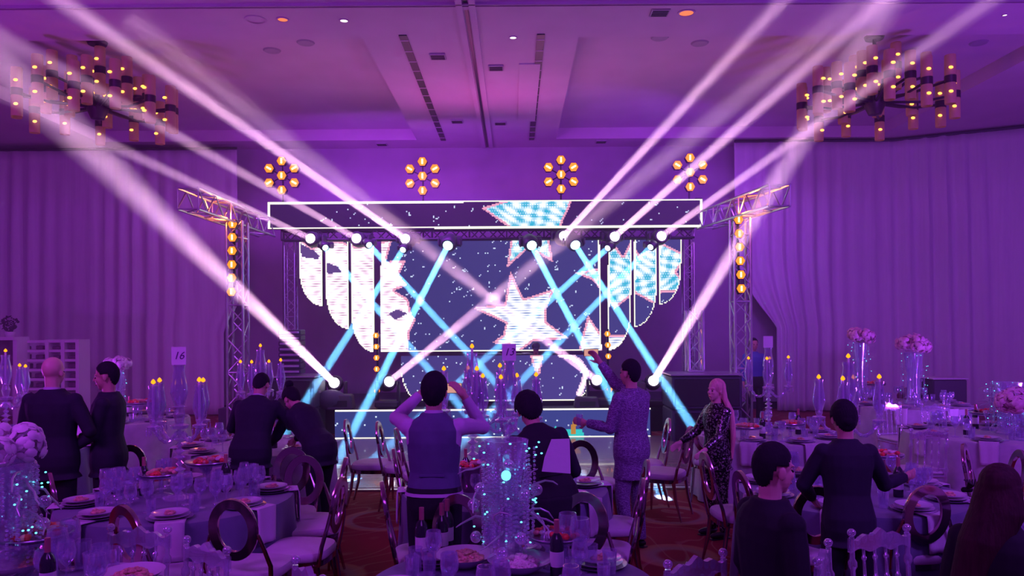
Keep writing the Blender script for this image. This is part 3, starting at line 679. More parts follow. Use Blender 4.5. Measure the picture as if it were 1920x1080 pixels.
# ------------------------------------------------------------------ chandeliers
def chandelier(px, py, lab):
    Y = 12.5; p = P(px, py, Y); t = empty('chandelier', p, 0, lab, 'chandelier', 'two ring chandeliers of amber shades')
    m = MB(); m.tube([(0, 0, -0.25), (0, 0, COF - p.z)], 0.03, 8); m.build('rod', 'bronze', t)
    m = MB(); m.lathe([(0.0, COF - p.z - .05), (0.14, COF - p.z - .05), (0.16, COF - p.z)], n=16); m.build('canopy', 'bronze', t)
    m = MB(); m.lathe([(0.0, -0.36), (0.10, -0.34), (0.16, -0.2), (0.16, -0.05), (0.06, 0.02), (0, .02)], n=16); m.build('hub', 'bronze', t)
    k = 0
    for R, n, dz, off in ((1.14, 13, -0.10, 0.1), (0.74, 8, 0.12, 0.3), (0.36, 4, 0.30, 0.6)):
        for i in range(n):
            a = 2 * PI * i / n + off; x, y = R * math.cos(a), R * math.sin(a); z = dz + (0.05 if i % 2 else -0.05)
            m = MB(); m.tube([(0.12 * math.cos(a), 0.12 * math.sin(a), -0.15), (x * .6, y * .6, z - .06), (x, y, z)], 0.022, 6); m.build('arm', 'bronze', t)
            m = MB(); m.lathe([(0.084, -0.055), (0.084, 0.055)], c=(x, y, z), n=14); m.build('collar', 'bronze', t)
            for s in (1, -1):
                m = MB(); z0, z1 = (z + .055, z + .37) if s > 0 else (z - .37, z - .055)
                m.lathe([(0.077, z0), (0.080, z0 + .02), (0.080, z1 - .02), (0.077, z1)], c=(x, y, 0), n=14, cap=False)
                sh = m.build('lamp_shade', 'lamp_shade', t)
                m = MB(); zb = z + .16 if s > 0 else z - .20
                m.ball((x * .95, y - 0.086, zb), (0.036, 0.018, 0.022), 10, 6); m.build('bulb', 'warm_bulb', sh)
chandelier(183, 184, 'left ring chandelier of amber cylinder shades')
chandelier(1640, 176, 'right ring chandelier of amber cylinder shades')
# ------------------------------------------------------------------ chairs
def oval_chair(name, red=True):
    """seat faces local +y, back at -y; origin on the floor"""
    t = empty(name); tag(t, 'x', 'chair')
    m = MB(); n = 18; pr = []
    def seat(zz, sc_, dz=0):
        out = []
        for i in range(n * 2):
            a = 2 * PI * i / (n * 2); c, s = math.cos(a), math.sin(a)
            x = 0.245 * sc_ * (abs(c) ** 0.55) * (1 if c > 0 else -1) * (1.0 + 0.10 * s); y = 0.235 * sc_ * (abs(s) ** 0.55) * (1 if s > 0 else -1)
            out.append((x, y, zz))
        return out
    rings = [seat(.435, .97), seat(.445, 1.0), seat(.475, 1.0), seat(.492, .96), seat(.503, .8), seat(.508, .4)]
    vs = sum(rings, []); N = 2 * n; fs = []
    for k in range(len(rings) - 1):
        for i in range(N): j = (i + 1) % N; fs.append((k * N + i, k * N + j, (k + 1) * N + j, (k + 1) * N + i))
    fs += [tuple(range(N - 1, -1, -1)), tuple((len(rings) - 1) * N + i for i in range(N))]
    m.add(vs, fs); m.build('seat', 'seat_white', t)
    m = MB(); r0, r1 = seat(.395, .985), seat(.433, .985); m.add(r0 + r1, [(i, (i + 1) % N, N + (i + 1) % N, N + i) for i in range(N)] + [tuple(range(N - 1, -1, -1)), tuple(range(N, 2 * N))]); m.build('seat_frame', 'mirror_steel', t)
    # oval ring back: flat band
    m = MB(); c0 = Vector((0, -0.285, 0.795)); tilt = Rx(math.radians(9)); R = 40
    prof = [(-0.030, -0.014), (0.030, -0.014), (0.033, 0.0), (0.030, 0.014), (-0.030, 0.014), (-0.033, 0)]
    vs = []
    for i in range(R):
        a = 2 * PI * i / R; rad = Vector((math.cos(a), 0, math.sin(a)))
        base = Vector((0.132 * math.cos(a), 0, 0.178 * math.sin(a)))
        for u, v in prof: vs.append(c0 + tilt @ (base + rad * u + Vector((0, v, 0))))
    k = len(prof); fs = [(i * k + j, ((i + 1) % R) * k + j, ((i + 1) % R) * k + (j + 1) % k, i * k + (j + 1) % k) for i in range(R) for j in range(k)]
    m.add(vs, fs); m.build('oval_back', 'mirror_steel', t)
    for s in (-1, 1):
        m = MB(); m.tube([(s * 0.215, -0.205, 0.41), (s * 0.225, -0.235, 0.55), (s * 0.195, -0.262, 0.66), (s * 0.160, -0.278, 0.76)], [0.017, .016, .014, .012], 8); m.build('back_support', 'mirror_steel', t)
        m = MB(); m.tube([(s * 0.20, 0.19, 0.41), (s * 0.20, 0.20, 0.25), (s * 0.195, 0.205, 0.0)], [0.024, 0.019, 0.011], 8); m.build('leg', 'mirror_steel', t)
        m = MB(); m.tube([(s * 0.205, -0.19, 0.41), (s * 0.205, -0.215, 0.22), (s * 0.20, -0.27, 0.0)], [0.022, 0.018, 0.011], 8); m.build('leg', 'mirror_steel', t)
    return t
def chiavari(name):
    t = empty(name); tag(t, 'x', 'chair')
    m = MB(); m.box((0, 0, 0.445), (0.40, 0.40, 0.05), bev=0.02); m.build('seat', 'seat_white', t)
    m = MB(); m.box((0, 0, 0.405), (0.42, 0.42, 0.028), bev=0.01); m.build('seat_frame', 'crystal', t)
    def rod(x, y, z0, z1, y1=None, r=0.012):
        pr = []; L = z1 - z0
        for f, k in ((0, 1), (.2, .9), (.22, 1.6), (.25, 1.6), (.27, .9), (.5, 1.1), (.52, 1.8), (.55, 1.8), (.57, 1.1), (.8, .9), (.82, 1.6), (.85, 1.6), (.87, .9), (1, 1)):
            pr.append((Vector((x, y + ((y1 if y1 is not None else y) - y) * f, z0 + L * f)), r * k))
        q = MB(); q.tube([a for a, _ in pr], [b_ for _, b_ in pr], 8); return q
    for x in (-0.185, 0.185):
        rod(x, -0.185, 0.0, 0.90, -0.235, 0.015).build('leg', 'crystal', t)
        rod(x, 0.185, 0.0, 0.41, None, 0.015).build('leg', 'crystal', t)
        m = MB(); m.ball((x, -0.235, 0.925), 0.024, 10, 7); m.build('finial', 'crystal', t)
    for x in (-0.11, -0.037, 0.037, 0.11): rod(x, -0.205, 0.47, 0.84, -0.232, 0.009).build('spindle', 'crystal', t)
    m = MB(); n = 20; up = []; lo = []
    for i in range(n + 1):
        x = -0.20 + 0.40 * i / n; s = abs(x) / .2
        up.append((x, 0.885 + 0.045 * (1 - s) ** 1.5 + 0.010 * math.cos(x * 60))); lo.append((x, 0.825 + 0.012 * math.cos(x * 45)))
    Mx = Matrix(((1, 0, 0, 0), (0, 0, 1, 0), (0, 1, 0, 0), (0, 0, 0, 1)))
    for i in range(n):
        q = [(lo[i][0], lo[i][1]), (lo[i + 1][0], lo[i + 1][1]), (up[i + 1][0], up[i + 1][1]), (up[i][0], up[i][1])]; vs = [Vector((x, -0.25, z)) for x, z in q] + [Vector((x, -0.22, z)) for x, z in q]
        m.add(vs, [(0, 1, 2, 3), (7, 6, 5, 4), (0, 4, 5, 1), (3, 2, 6, 7)])
    for i in range(7): m.ball((-0.13 + i * 0.043, -0.252, 0.87 + 0.025 * (1 - abs(i - 3) / 3)), (0.019, 0.008, 0.026), 8, 5)
    m.build('crest_rail', 'crystal', t, smooth=False)
    m = MB(); m.tube([(-0.185, -0.20, 0.49), (0.185, -0.20, 0.49)], 0.010, 8); m.build('stretcher', 'crystal', t)
    m = MB(); m.tube([(-0.185, 0.185, 0.18), (0.185, 0.185, 0.18)], 0.009, 8); m.build('stretcher', 'crystal', t)
    return t
OC, CC = Proto(oval_chair('oval_back_chair')), Proto(chiavari('crystal_chair'))
def chair(kind, px, Y, face, lab, group='oval-back mirror chairs', yref=None):
    """face: direction angle the sitter looks, degrees, 0 = toward the stage, 90 = toward the right"""
    f = math.radians(face); k = 0.285 if kind is OC else 0.235      # px and Y give the place of the backrest
    return kind.put((FX(px, Y) + k * math.sin(f), Y + k * math.cos(f), 0), -f, lab, group)
G2 = 'clear crystal chairs with spindle backs'
chair(OC, 435, 4.95, 5, 'dark oval-back chair in front of the table with card 16')
chair(OC, 236, 4.80, 30, 'pale oval-back chair at left front of the card 16 table')
chair(OC, 632, 5.62, -85, 'oval-back chair side-on with white seat, right of the card 16 table')
chair(OC, 640, 6.45, -95, 'oval-back chair behind the side-on one, right of the card 16 table')
chair(OC, 100, 5.9, 55, 'silver oval-back chair at left edge, before the suited man')
chair(OC, 62, 4.9, 75, 'curved chair back beside the tall white flower column')
chair(OC, 545, 7.0, 172, 'red-brown oval-back chair turned to us behind the card 16 table')
chair(OC, 568, 6.55, 160, 'small oval-back chair right in front of the red-brown one')
chair(OC, 240, 7.2, 175, 'chair back showing over glasses at rear of the card 16 table')
chair(OC, 855, 4.98, 178, 'red-brown oval-back chair behind the white food bowl')
chair(OC, 1092, 5.02, 200, 'red-brown oval-back chair right of the lit crystal column')
chair(OC, 1196, 5.50, -82, 'oval-back chair side-on with white seat at right of the centre aisle')
chair(OC, 1205, 6.25, -88, 'oval-back chair behind the side-on one at right of the centre aisle')
chair(OC, 722, 5.45, 80, 'oval-back chair side-on left of the man in the vest')
chair(OC, 742, 6.9, 78, 'silver oval-back chair rising beside the vest man, farther one')
chair(OC, 747, 8.3, 70, 'silver oval-back chair farthest left of the rear centre table')
chair(OC, 1088, 7.3, 190, 'dark oval-back chair right of the waiter carrying a white cloth')
chair(OC, 652, 9.1, 90, 'edge-on chair at the corner of the dance floor, left one')
chair(OC, 712, 8.9, 92, 'edge-on chair on the dance floor side, next to the left one')
chair(OC, 1248, 9.0, -90, 'edge-on chair at the right of the dance floor')
chair(OC, 1288, 8.3, -60, 'silver oval-back chair beside the blonde woman, seat toward us')
chair(OC, 1322, 8.9, 40, 'silver oval-back chair behind the blonde woman')
chair(OC, 1165, 7.9, -85, 'silver chair mostly hidden behind the man in the patterned robe')
chair(OC, 1392, 5.75, 82, 'oval-back chair side-on left of the right-hand round table')
chair(OC, 1325, 6.6, 85, 'oval-back chair near the blonde woman, left of the right-hand round table')
chair(OC, 1528, 5.22, 5, 'dark oval-back chair between seated man and dark jacket woman')
chair(OC, 1735, 5.22, -3, 'dark oval-back chair right of the dark jacket woman')
chair(OC, 1812, 6.95, 128, 'tall curved chair back at the rear of the right-hand round table')
chair(OC, 1905, 6.6, -80, 'chair at the far right edge behind the long-haired woman')
chair(CC, 258, 4.50, 190, 'clear crystal chair left of the dark oval-back chair', G2)
chair(CC, 384, 4.15, 215, 'clear crystal chair in front of the dark oval-back chair', G2)
chair(CC, 575, 3.72, 235, 'clear crystal chair cut by the bottom edge left of centre', G2)
chair(CC, 1302, 3.85, 150, 'clear crystal chair cut by the bottom edge right of centre', G2)
chair(CC, 1646, 4.35, 165, 'clear crystal chair between two dark oval-back chairs at right', G2)
chair(CC, 1540, 3.95, 120, 'clear crystal chair beside the young man at right, back seen edge-on', G2)
chair(CC, 1665, 11.2, 170, 'pale spindle chair at the far right round table, left one', G2)
chair(CC, 1740, 8.4, 5, 'white seat spindle chair before the large right rear table', G2)
chair(CC, 1752, 11.0, 185, 'pale spindle chair at the far right round table, right one', G2)
# ------------------------------------------------------------------ tableware prototypes
def plate_set():
    t = empty('place_setting'); tag(t, 'x', 'plate')
    m = MB(); m.lathe([(0, 0.002), (0.10, 0.002), (0.155, 0.014), (0.158, 0.018), (0.10, 0.010), (0, 0.010)], n=24); m.build('charger', 'charger_silver', t)
    m = MB(); m.lathe([(0, 0.012), (0.08, 0.012), (0.133, 0.028), (0.135, 0.032), (0.085, 0.020), (0, 0.020)], n=24); m.build('plate', 'porcelain', t)
    m = MB(); m.lathe([(0, 0.030), (0.07, 0.030), (0.122, 0.048), (0.124, 0.052), (0.075, 0.038), (0, 0.038)], n=24); m.build('plate', 'porcelain', t)
    m = MB(); rnd = random.Random(2)
    m.ball((0, 0, 0.044), (0.055, 0.04, 0.014), 10, 5)
    m.box((0.015, -0.01, 0.058), (0.045, 0.028, 0.016), Rz(.5), bev=.005); m.build('favour', 'food_tan', t)
    return t
def napkin_proto():
    m = MB(); vs = []; nx, ny = 8, 10
    for j in range(ny + 1):
        for i in range(nx + 1):
            x = (-0.10 + 0.20 * i / nx) * (1 - 0.15 * (j / ny)); 
            s = j / ny * 0.36; y, z = (0.10 - s, 0.004) if s < 0.11 else (-0.012 - 0.02 * (s - .11) , -(s - 0.11))
            if s >= 0.11: y -= 0.006 * math.sin(i * 1.4)
            vs.append((x, y - 0.004, z))
    fs = [(j * (nx + 1) + i, j * (nx + 1) + i + 1, (j + 1) * (nx + 1) + i + 1, (j + 1) * (nx + 1) + i) for j in range(ny) for i in range(nx)]
    m.add(vs, fs); o = m.build('napkin', 'napkin_white'); md = o.modifiers.new('thick', 'SOLIDIFY'); md.thickness = 0.006; tag(o, 'x', 'napkin'); return o
def wine_glass(name='wine_glass'):
    m = MB(); m.lathe([(0.036, 0), (0.034, 0.004), (0.005, 0.010), (0.004, 0.09), (0.018, 0.105), (0.040, 0.135), (0.044, 0.165), (0.036, 0.215), (0.034, 0.215), (0.041, 0.165), (0.037, 0.137), (0.0, 0.11)], n=14)
    t = m.build(name, 'clear_glass'); tag(t, 'x', 'glass'); return t
def tumbler():
    m = MB(); m.lathe([(0.030, 0), (0.036, 0.12), (0.0345, 0.12), (0.029, 0.008), (0, 0.008)], n=14); t = m.build('tumbler', 'clear_glass'); tag(t, 'x', 'glass'); return t
def bottle():
    t = empty('wine_bottle'); tag(t, 'x', 'bottle')
    m = MB(); m.lathe([(0, 0), (0.036, 0), (0.037, 0.01), (0.037, 0.18), (0.030, 0.21), (0.014, 0.235), (0.013, 0.245)], n=14); m.build('body', 'bottle_dark', t)
    m = MB(); m.lathe([(0.0378, 0.06), (0.0378, 0.14)], n=14, cap=False); m.build('label', 'bottle_label', t)
    m = MB(); m.lathe([(0.0145, 0.235), (0.0145, 0.305), (0, 0.305)], n=10, cap=False); m.build('foil', 'bottle_foil', t); return t
def cake_stand(food, name='food_stand'):
    t = empty(name); tag(t, 'x', 'food stand')
    m = MB(); m.lathe([(0.09, 0), (0.08, 0.012), (0.02, 0.03), (0.016, 0.12), (0.03, 0.15), (0.16, 0.158), (0.17, 0.172), (0.16, 0.166), (0, 0.166)], n=24); m.build('stand', 'clear_glass', t)
    m = MB(); m.lathe([(0, 0.168), (0.15, 0.168), (0.172, 0.185), (0.17, 0.19), (0.14, 0.176), (0, 0.176)], n=24); m.build('platter', 'charger_silver', t)
    rnd = random.Random(5)
    for i in range(22):
        a, r = rnd.uniform(0, 6.28), 0.12 * math.sqrt(rnd.random()); m = MB()
        fm = food[i % len(food)]
        m.ball((r * math.cos(a), r * math.sin(a), 0.19 + 0.03 * (1 - r / .12) * rnd.random() + .004), (rnd.uniform(.018, .034), rnd.uniform(.014, .024), rnd.uniform(.012, .02)), 8, 5, R=Rz(a)); m.build('fruit_piece', fm, t)
    return t
def bowl(food, n=26):
    t = empty('food_bowl'); tag(t, 'x', 'bowl')
    m = MB(); m.lathe([(0, 0.006), (0.06, 0.006), (0.10, 0.03), (0.145, 0.062), (0.150, 0.066), (0.10, 0.040), (0.05, 0.018), (0, 0.016)], n=28); m.build('dish', 'porcelain', t)
    rnd = random.Random(9)
    m = MB()
    for i in range(n * 3):
        a, r = rnd.uniform(0, 6.28), 0.085 * math.sqrt(rnd.random())
        m.ball((r * math.cos(a), r * math.sin(a), 0.036 + 0.034 * (1 - (r / .085) ** 2) + rnd.uniform(0, .008)), (rnd.uniform(.010, .022), rnd.uniform(.007, .012), .008), 7, 4, R=Rz(rnd.uniform(0, 3)))
    m.ball((0, 0, 0.035), (0.085, 0.085, 0.03), 14, 6)
    o = m.build('food', food, t); o['kind'] = 'stuff'; return t
PS, NP, WG, TB, BT = Proto(plate_set()), Proto(napkin_proto()), Proto(wine_glass()), Proto(tumbler()), Proto(bottle())
CSR = Proto(cake_stand(['food_red', 'food_white', 'food_red', 'food_pink'])); CST = Proto(cake_stand(['food_tan', 'food_red', 'food_tan'], 'pastry_stand'))
BWP, BWW = Proto(bowl('food_tan')), Proto(bowl('food_white', 34))
# ------------------------------------------------------------------ candelabra
def chimney(m, c, h=0.30, r=0.05):
    m.lathe([(r * .55, 0), (r * .62, .02), (r * 1.0, h * .32), (r * .95, h * .5), (r * .62, h * .86), (r * .72, h), (r * .69, h), (r * .58, h * .86), (r * .9, h * .5), (r * .95, h * .32), (r * .5, .02)], c=c, n=14, cap=False)
def candelabra(lab, loc, number=None, narm=4, scale=1.0, rz=0.3, lit=True):
    t = empty('candelabra', loc, rz, lab, 'candelabra', 'crystal candelabra on the round tables')
    m = MB(); pr = [(0.13, 0), (0.13, 0.012), (0.05, 0.03), (0.02, 0.05)]; z = 0.06
    while z < 0.52:
        r = 0.030 + 0.016 * ((int(z * 100) // 6) % 2); pr += [(0.012, z), (r, z + 0.022), (0.012, z + 0.044)]; z += 0.048
    pr.append((0.02, z)); m.lathe(pr, n=10); m.build('stem', 'crystal', t, smooth=False); zc = z
    m = MB(); m.lathe([(0.01, zc), (0.06, zc + .01), (0.075, zc + .035), (0.03, zc + .05), (0.045, zc + .12), (0.03, zc + .17), (0.06, zc + .18)], n=12); m.build('centre_cup', 'crystal', t, smooth=False)
    zt = zc + .18
    m = MB(); chimney(m, (0, 0, zt), 0.33, 0.065); m.build('glass_chimney', 'clear_glass', t)
    def candle(x, y, z, h, up=True):
        m = MB(); m.lathe([(0.010, 0), (0.010, h), (0, h)], c=(x, y, z), n=8); cd = m.build('candle', 'candle_wax', t)
        m = MB(); m.lathe([(0.001, 0), (0.016, 0.008), (0.017, 0.018), (0.009, 0.032), (0, 0.040)], c=(x, y, z + h + .002), n=8); m.build('flame', 'candle_flame', cd)
    if not number: candle(0, 0, zt, 0.36)
    for i in range(narm):
        a = 2 * PI * i / narm + PI / 4; c, s = math.cos(a), math.sin(a); pts = []; rr = []
        for k in range(11):
            f = k / 10; R = 0.03 + 0.20 * f; zz = zc - 0.02 - 0.10 * math.sin(f * PI) * (1 - f * .3) + 0.05 * f; pts.append((R * c, R * s, zz)); rr.append(0.011 + 0.006 * (k % 2))
        m = MB(); m.tube(pts, rr, 7); m.build('arm', 'crystal', t, smooth=False)
        ex, ey, ez = pts[-1]
        m = MB(); m.lathe([(0.008, -0.01), (0.04, 0.0), (0.055, 0.02), (0.02, 0.03), (0.03, 0.06)], c=(ex, ey, ez), n=12)
        m.build('cup', 'crystal', t)
        m = MB()
        for q in range(6):
            b_ = 2 * PI * q / 6; m.ball((ex + .05 * math.cos(b_), ey + .05 * math.sin(b_), ez - .03), (0.007, 0.007, 0.026), 6, 4); m.ball((ex + .05 * math.cos(b_), ey + .05 * math.sin(b_), ez + .003), 0.006, 6, 4)
        o = m.build('pendants', 'crystal', t); o['kind'] = 'stuff'
        m = MB(); chimney(m, (ex, ey, ez + .06), 0.27, 0.05); m.build('glass_chimney', 'clear_glass', t)
        candle(ex, ey, ez + .06, 0.265 + 0.008 * i)
    if number:
        blank = number == 'blank'; m = MB(); Rr = Rz(-rz); zz = zt + .33 + .07
        m.box((0, 0, zz), (0.115, 0.006, 0.14), Rr); cd = m.build('number_card', 'card_white', t, smooth=False)
        if blank: t.scale = (scale,) * 3; return t
        cu = bpy.data.curves.new('numerals', 'FONT'); cu.body = number; cu.size = 0.085; cu.extrude = 0.0008; cu.align_x = 'CENTER'; cu.align_y = 'CENTER'; cu.shear = 0.3; cu.materials.append(MATS['ink'])
        ob = bpy.data.objects.new('numerals', cu); COL.objects.link(ob); dg = bpy.context.evaluated_depsgraph_get()
        me = bpy.data.meshes.new_from_object(ob.evaluated_get(dg)); bpy.data.objects.remove(ob); o2 = bpy.data.objects.new('numerals', me); COL.objects.link(o2); o2.parent = cd
        o2.matrix_local = Matrix.Translation((Rr @ Vector((0, -0.0042, 0))) + Vector((0, 0, zz))) @ Matrix.Rotation(-rz, 4, 'Z') @ Matrix.Rotation(PI / 2, 4, 'X')
    t.scale = (scale,) * 3; return t
# ------------------------------------------------------------------ round tables
TABLES = {}
def cloth(cx, cy, r, matn, lab, seed, group='floor-length cloths on the round tables', drop=0.745):
    rnd = random.Random(seed); n = 120; vs = []; fs = []; ph = rnd.uniform(0, 6); ff = rnd.choice((14, 16, 18))
    rings = [(0.02, 0.757, 0), (r * .5, 0.757, 0), (r * .96, 0.757, 0), (r, 0.752, 0), (r + .008, 0.735, .0)] + [(r + .012 + .03 * k / 8, 0.735 - 0.72 * k / 8, k / 8) for k in range(1, 9)]
    for R, z, f in rings:
        for i in range(n):
            a = 2 * PI * i / n; w_ = math.sin(ff * a + ph + 1.2 * math.sin(3 * a)) + 0.4 * math.sin(7 * a + ph)
            RR = R + 0.045 * f ** .8 * w_; vs.append((RR * math.cos(a), RR * math.sin(a), z))
    for k in range(len(rings) - 1):
        for i in range(n): j = (i + 1) % n; fs.append((k * n + i, k * n + j, (k + 1) * n + j, (k + 1) * n + i)[::-1])
    fs.append(tuple(range(n)))
    m = MB(); m.add(vs, fs); o = m.build('tablecloth', matn, loc=(cx, cy, 0)); return tag(o, lab, 'tablecloth', group)
DIRN = ['right', 'rear right', 'rear', 'rear left', 'left', 'front left', 'front', 'front right']
def dirname(a):
    return DIRN[int(round((a % (2 * PI)) / (PI / 4))) % 8]
def dress(cx, cy, r, nm, seed, nplates=8, glasses=2, off=0.2, nap=True, bottles=2, skip=()):
    """nm: how the table is called in labels"""
    rnd = random.Random(seed); g = nm
    for i in range(nplates):
        if i in skip: continue
        a = off + 2 * PI * i / nplates; c, s = math.cos(a), math.sin(a); rp = r - 0.17; d = dirname(a)
        PS.put((cx + rp * c, cy + rp * s, 0.758), a, 'stacked white plates, %s of %s' % (d, nm), 'place settings on ' + g)
        if nap: 
            an = a + 0.02
            NP.put((cx + (r + 0.022) * math.cos(an), cy + (r + 0.022) * math.sin(an), 0.764), an + PI / 2, 'white hanging napkin, %s of %s' % (d, nm), 'hanging napkins on ' + g)
        for k in range(glasses):
            a2 = a + 0.27 + 0.13 * k; rg = r - 0.30 - 0.09 * (k % 2) + rnd.uniform(-.02, .02)
            pr = WG if (i + k) % 3 else TB
            pr.put((cx + rg * math.cos(a2), cy + rg * math.sin(a2), 0.758), rnd.uniform(0, 3), '%s at %s of %s, %s one' % ('clear stemmed glass' if pr is WG else 'clear straight tumbler', d, nm, ('outer', 'inner', 'middle')[k]), 'glasses on ' + g, scale=rnd.uniform(.95, 1.15))
    for k in range(bottles):
        a = seed * .7 + 2.1 * k; rb = r * .42; d = dirname(a)
        BT.put((cx + rb * math.cos(a), cy + rb * math.sin(a), 0.758), rnd.uniform(0, 6), 'dark wine bottle with pale label, %s part of %s' % (d, nm), 'bottles on ' + g)
T = {}
def table(key, px, Y, r, matn, nm, seed, **k):
    k.setdefault('glasses', 3 if key in ('R', 'RE', 'RB', 'RW', 'L', 'C') else 2)
    cx = FX(px, Y); T[key] = (cx, Y, r)
    shade = {'cloth_slate': 'slate-blue', 'cloth_light': 'pale grey'}[matn]
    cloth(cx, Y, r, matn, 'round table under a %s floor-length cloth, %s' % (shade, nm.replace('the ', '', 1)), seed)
    dress(cx, Y, r, nm, seed, **k)
table('L', 335, 6.05, 0.86, 'cloth_slate', 'the card 16 table', 1, off=-PI / 2 + .32, skip=(0,) if False else ())
table('FL', -30, 3.45, 0.86, 'cloth_slate', 'the front left corner table', 2, off=0.35, nplates=7, nap=False)
table('FC', 955, 3.95, 0.76, 'cloth_slate', 'the front centre table', 3, off=0.6, nplates=7, nap=False, bottles=0)
table('C', 945, 6.35, 0.84, 'cloth_slate', 'the rear centre table', 4, off=-PI / 2 + .1)
table('R', 1590, 6.15, 0.86, 'cloth_slate', 'the right-hand round table', 5, off=-PI / 2 + .25)
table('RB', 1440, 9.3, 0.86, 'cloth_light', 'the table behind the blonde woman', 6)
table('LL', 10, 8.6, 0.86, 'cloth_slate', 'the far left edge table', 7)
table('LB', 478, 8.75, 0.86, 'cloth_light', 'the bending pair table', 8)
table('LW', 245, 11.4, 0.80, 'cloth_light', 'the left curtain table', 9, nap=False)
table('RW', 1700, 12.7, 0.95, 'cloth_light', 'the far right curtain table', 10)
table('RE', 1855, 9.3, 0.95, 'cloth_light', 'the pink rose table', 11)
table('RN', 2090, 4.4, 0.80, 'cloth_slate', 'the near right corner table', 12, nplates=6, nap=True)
# candelabra
cz = 0.758
candelabra('crystal candelabra with number card 16 on the left round table', (T['L'][0], T['L'][1], cz), '16')
candelabra('crystal candelabra on the rear centre table with number card', (T['C'][0] + .04, T['C'][1], cz), '13', rz=0.5, scale=1.0)
candelabra('crystal candelabra with tall central candle on the rear centre table', (T['C'][0] - .28, T['C'][1] + .25, cz), None, rz=1.0, scale=1.06)
candelabra('crystal candelabra on the right-hand round table', (T['R'][0], T['R'][1], cz), None, rz=.2, scale=.98)
candelabra('crystal candelabra with pale card behind the blonde woman', (T['RB'][0], T['RB'][1], cz), 'blank', rz=.4)
candelabra('crystal candelabra at the far left edge of the photo', (T['LL'][0], T['LL'][1], cz), None, rz=.4)
candelabra('crystal candelabra between the two bending people', (FX(488, 8.75), 8.75, cz), None, rz=.7, scale=1.03)
# ------------------------------------------------------------------ tall centrepieces: trunk of crystal strings, branches, leds, flowers
def petals(m, c, r, n, rnd, s=0.05):
    for i in range(n):
        d = Vector((rnd.gauss(0, 1), rnd.gauss(0, 1), rnd.gauss(0, 1))).normalized(); q = Vector((0, 0, 1)).rotation_difference(d).to_matrix()
        m.ball(Vector(c) + d * r * rnd.uniform(.75, 1), (s, s * .9, s * .28), 7, 4, R=q)
def centrepiece(lab, loc, H, kind, seed, w=0.16, leds=26, flower='petal_white', fr=0.2):
    rnd = random.Random(seed); t = empty('centrepiece', loc, 0, lab, 'centrepiece')
    m = MB(); m.lathe([(w * .55, 0), (w * .6, .02), (w * .42, H * .1), (w * .40, H * .6), (w * .62, H), (w * .58, H), (w * .36, H * .6), (w * .38, .03), (0, .03)], n=18); m.build('vase', 'crystal' if kind == 'column' else 'clear_glass', t, smooth=kind != 'column')
    m = MB()
    for i in range(130 if kind == 'column' else 26):
        a = rnd.uniform(0, 6.28); r = w * rnd.uniform(.45, .8); z = H * rnd.uniform(.4, 1.0); L = rnd.uniform(.15, .45) * H
        k = 0
        while k < L: m.ball((r * math.cos(a), r * math.sin(a), max(.02, z - k)), 0.010, 5, 3); k += 0.024
    o = m.build('crystal_strings', 'crystal', t); o['kind'] = 'stuff'
    if kind == 'column':
        for i in range(12):
            a = rnd.uniform(0, 6.28); z = H * rnd.uniform(.25, .95); pts = [Vector((w * .4 * math.cos(a), w * .4 * math.sin(a), z))]; d = Vector((math.cos(a), math.sin(a), rnd.uniform(-.6, .5)))
            for k in range(5): pts.append(pts[-1] + d * 0.05); d = (d + Vector((rnd.uniform(-.6, .6), rnd.uniform(-.6, .6), rnd.uniform(-.7, .3)))).normalized()
            m = MB(); m.tube(pts, [0.009, .008, .007, .006, .005, .003], 6); m.build('branch', 'branch_silver', t)
        for i in range(10):
            a = rnd.uniform(0, 6.28); z = H * rnd.uniform(.1, .95); m = MB(); m.ball((w * .95 * math.cos(a), w * .95 * math.sin(a), z), 0.034, 12, 8); m.build('glass_bauble', 'crystal', t)
    m = MB(); ll = []
    for i in range(leds):
        a = rnd.uniform(0, 6.28); r = w * rnd.uniform(.6, 1.0); m = MB(); m.ball((r * math.cos(a), r * math.sin(a), H * rnd.uniform(.15, 1.0)), (0.007, .007, .005), 6, 4); m.build('led', 'teal_led', t)
    if fr:
        for i in range(9):
            m = MB(); d = Vector((rnd.gauss(0, 1), rnd.gauss(0, 1), abs(rnd.gauss(0, .8)))).normalized() * fr * .62
            petals(m, (d.x, d.y, H + fr * .35 + d.z * .7), fr * .42, 34, rnd, fr * .15); m.build('flower', flower, t)
    return t
centrepiece('tall crystal column with silver branches and teal lights, front centre', (FX(948, 4.32), 4.32, cz), 0.70, 'column', 3, 0.20, 46, fr=0)
t = centrepiece('tall white flower and crystal column at the left edge of the photo', (FX(8, 4.15), 4.15, cz), 0.62, 'column', 4, 0.22, 40, 'petal_white', 0.20)
centrepiece('clear vase topped with pink flowers by the curtain, left one of two', (FX(1612, 13.0), 13.0, cz), 1.0, 'vase', 5, 0.2, 24, 'petal_pink', 0.25)
centrepiece('clear vase topped with pink flowers by the curtain, right one of two', (FX(1712, 12.6), 12.6, cz), 0.85, 'vase', 6, 0.25, 22, 'petal_pink', 0.28)
centrepiece('teal lit crystal branches at the far right edge', (FX(1890, 9.2), 9.2, cz), 0.62, 'column', 7, 0.25, 40, 'petal_pink', 0)
centrepiece('big ball of pink roses at the far right edge', (FX(1912, 8.7), 8.7, cz), 0.30, 'vase', 8, 0.12, 6, 'petal_pink', 0.26)
centrepiece('white orchids with teal lights in a vase behind the left waiter', (FX(220, 11.2), 11.2, cz), 0.72, 'vase', 9, 0.14, 14, 'petal_white', 0.2)
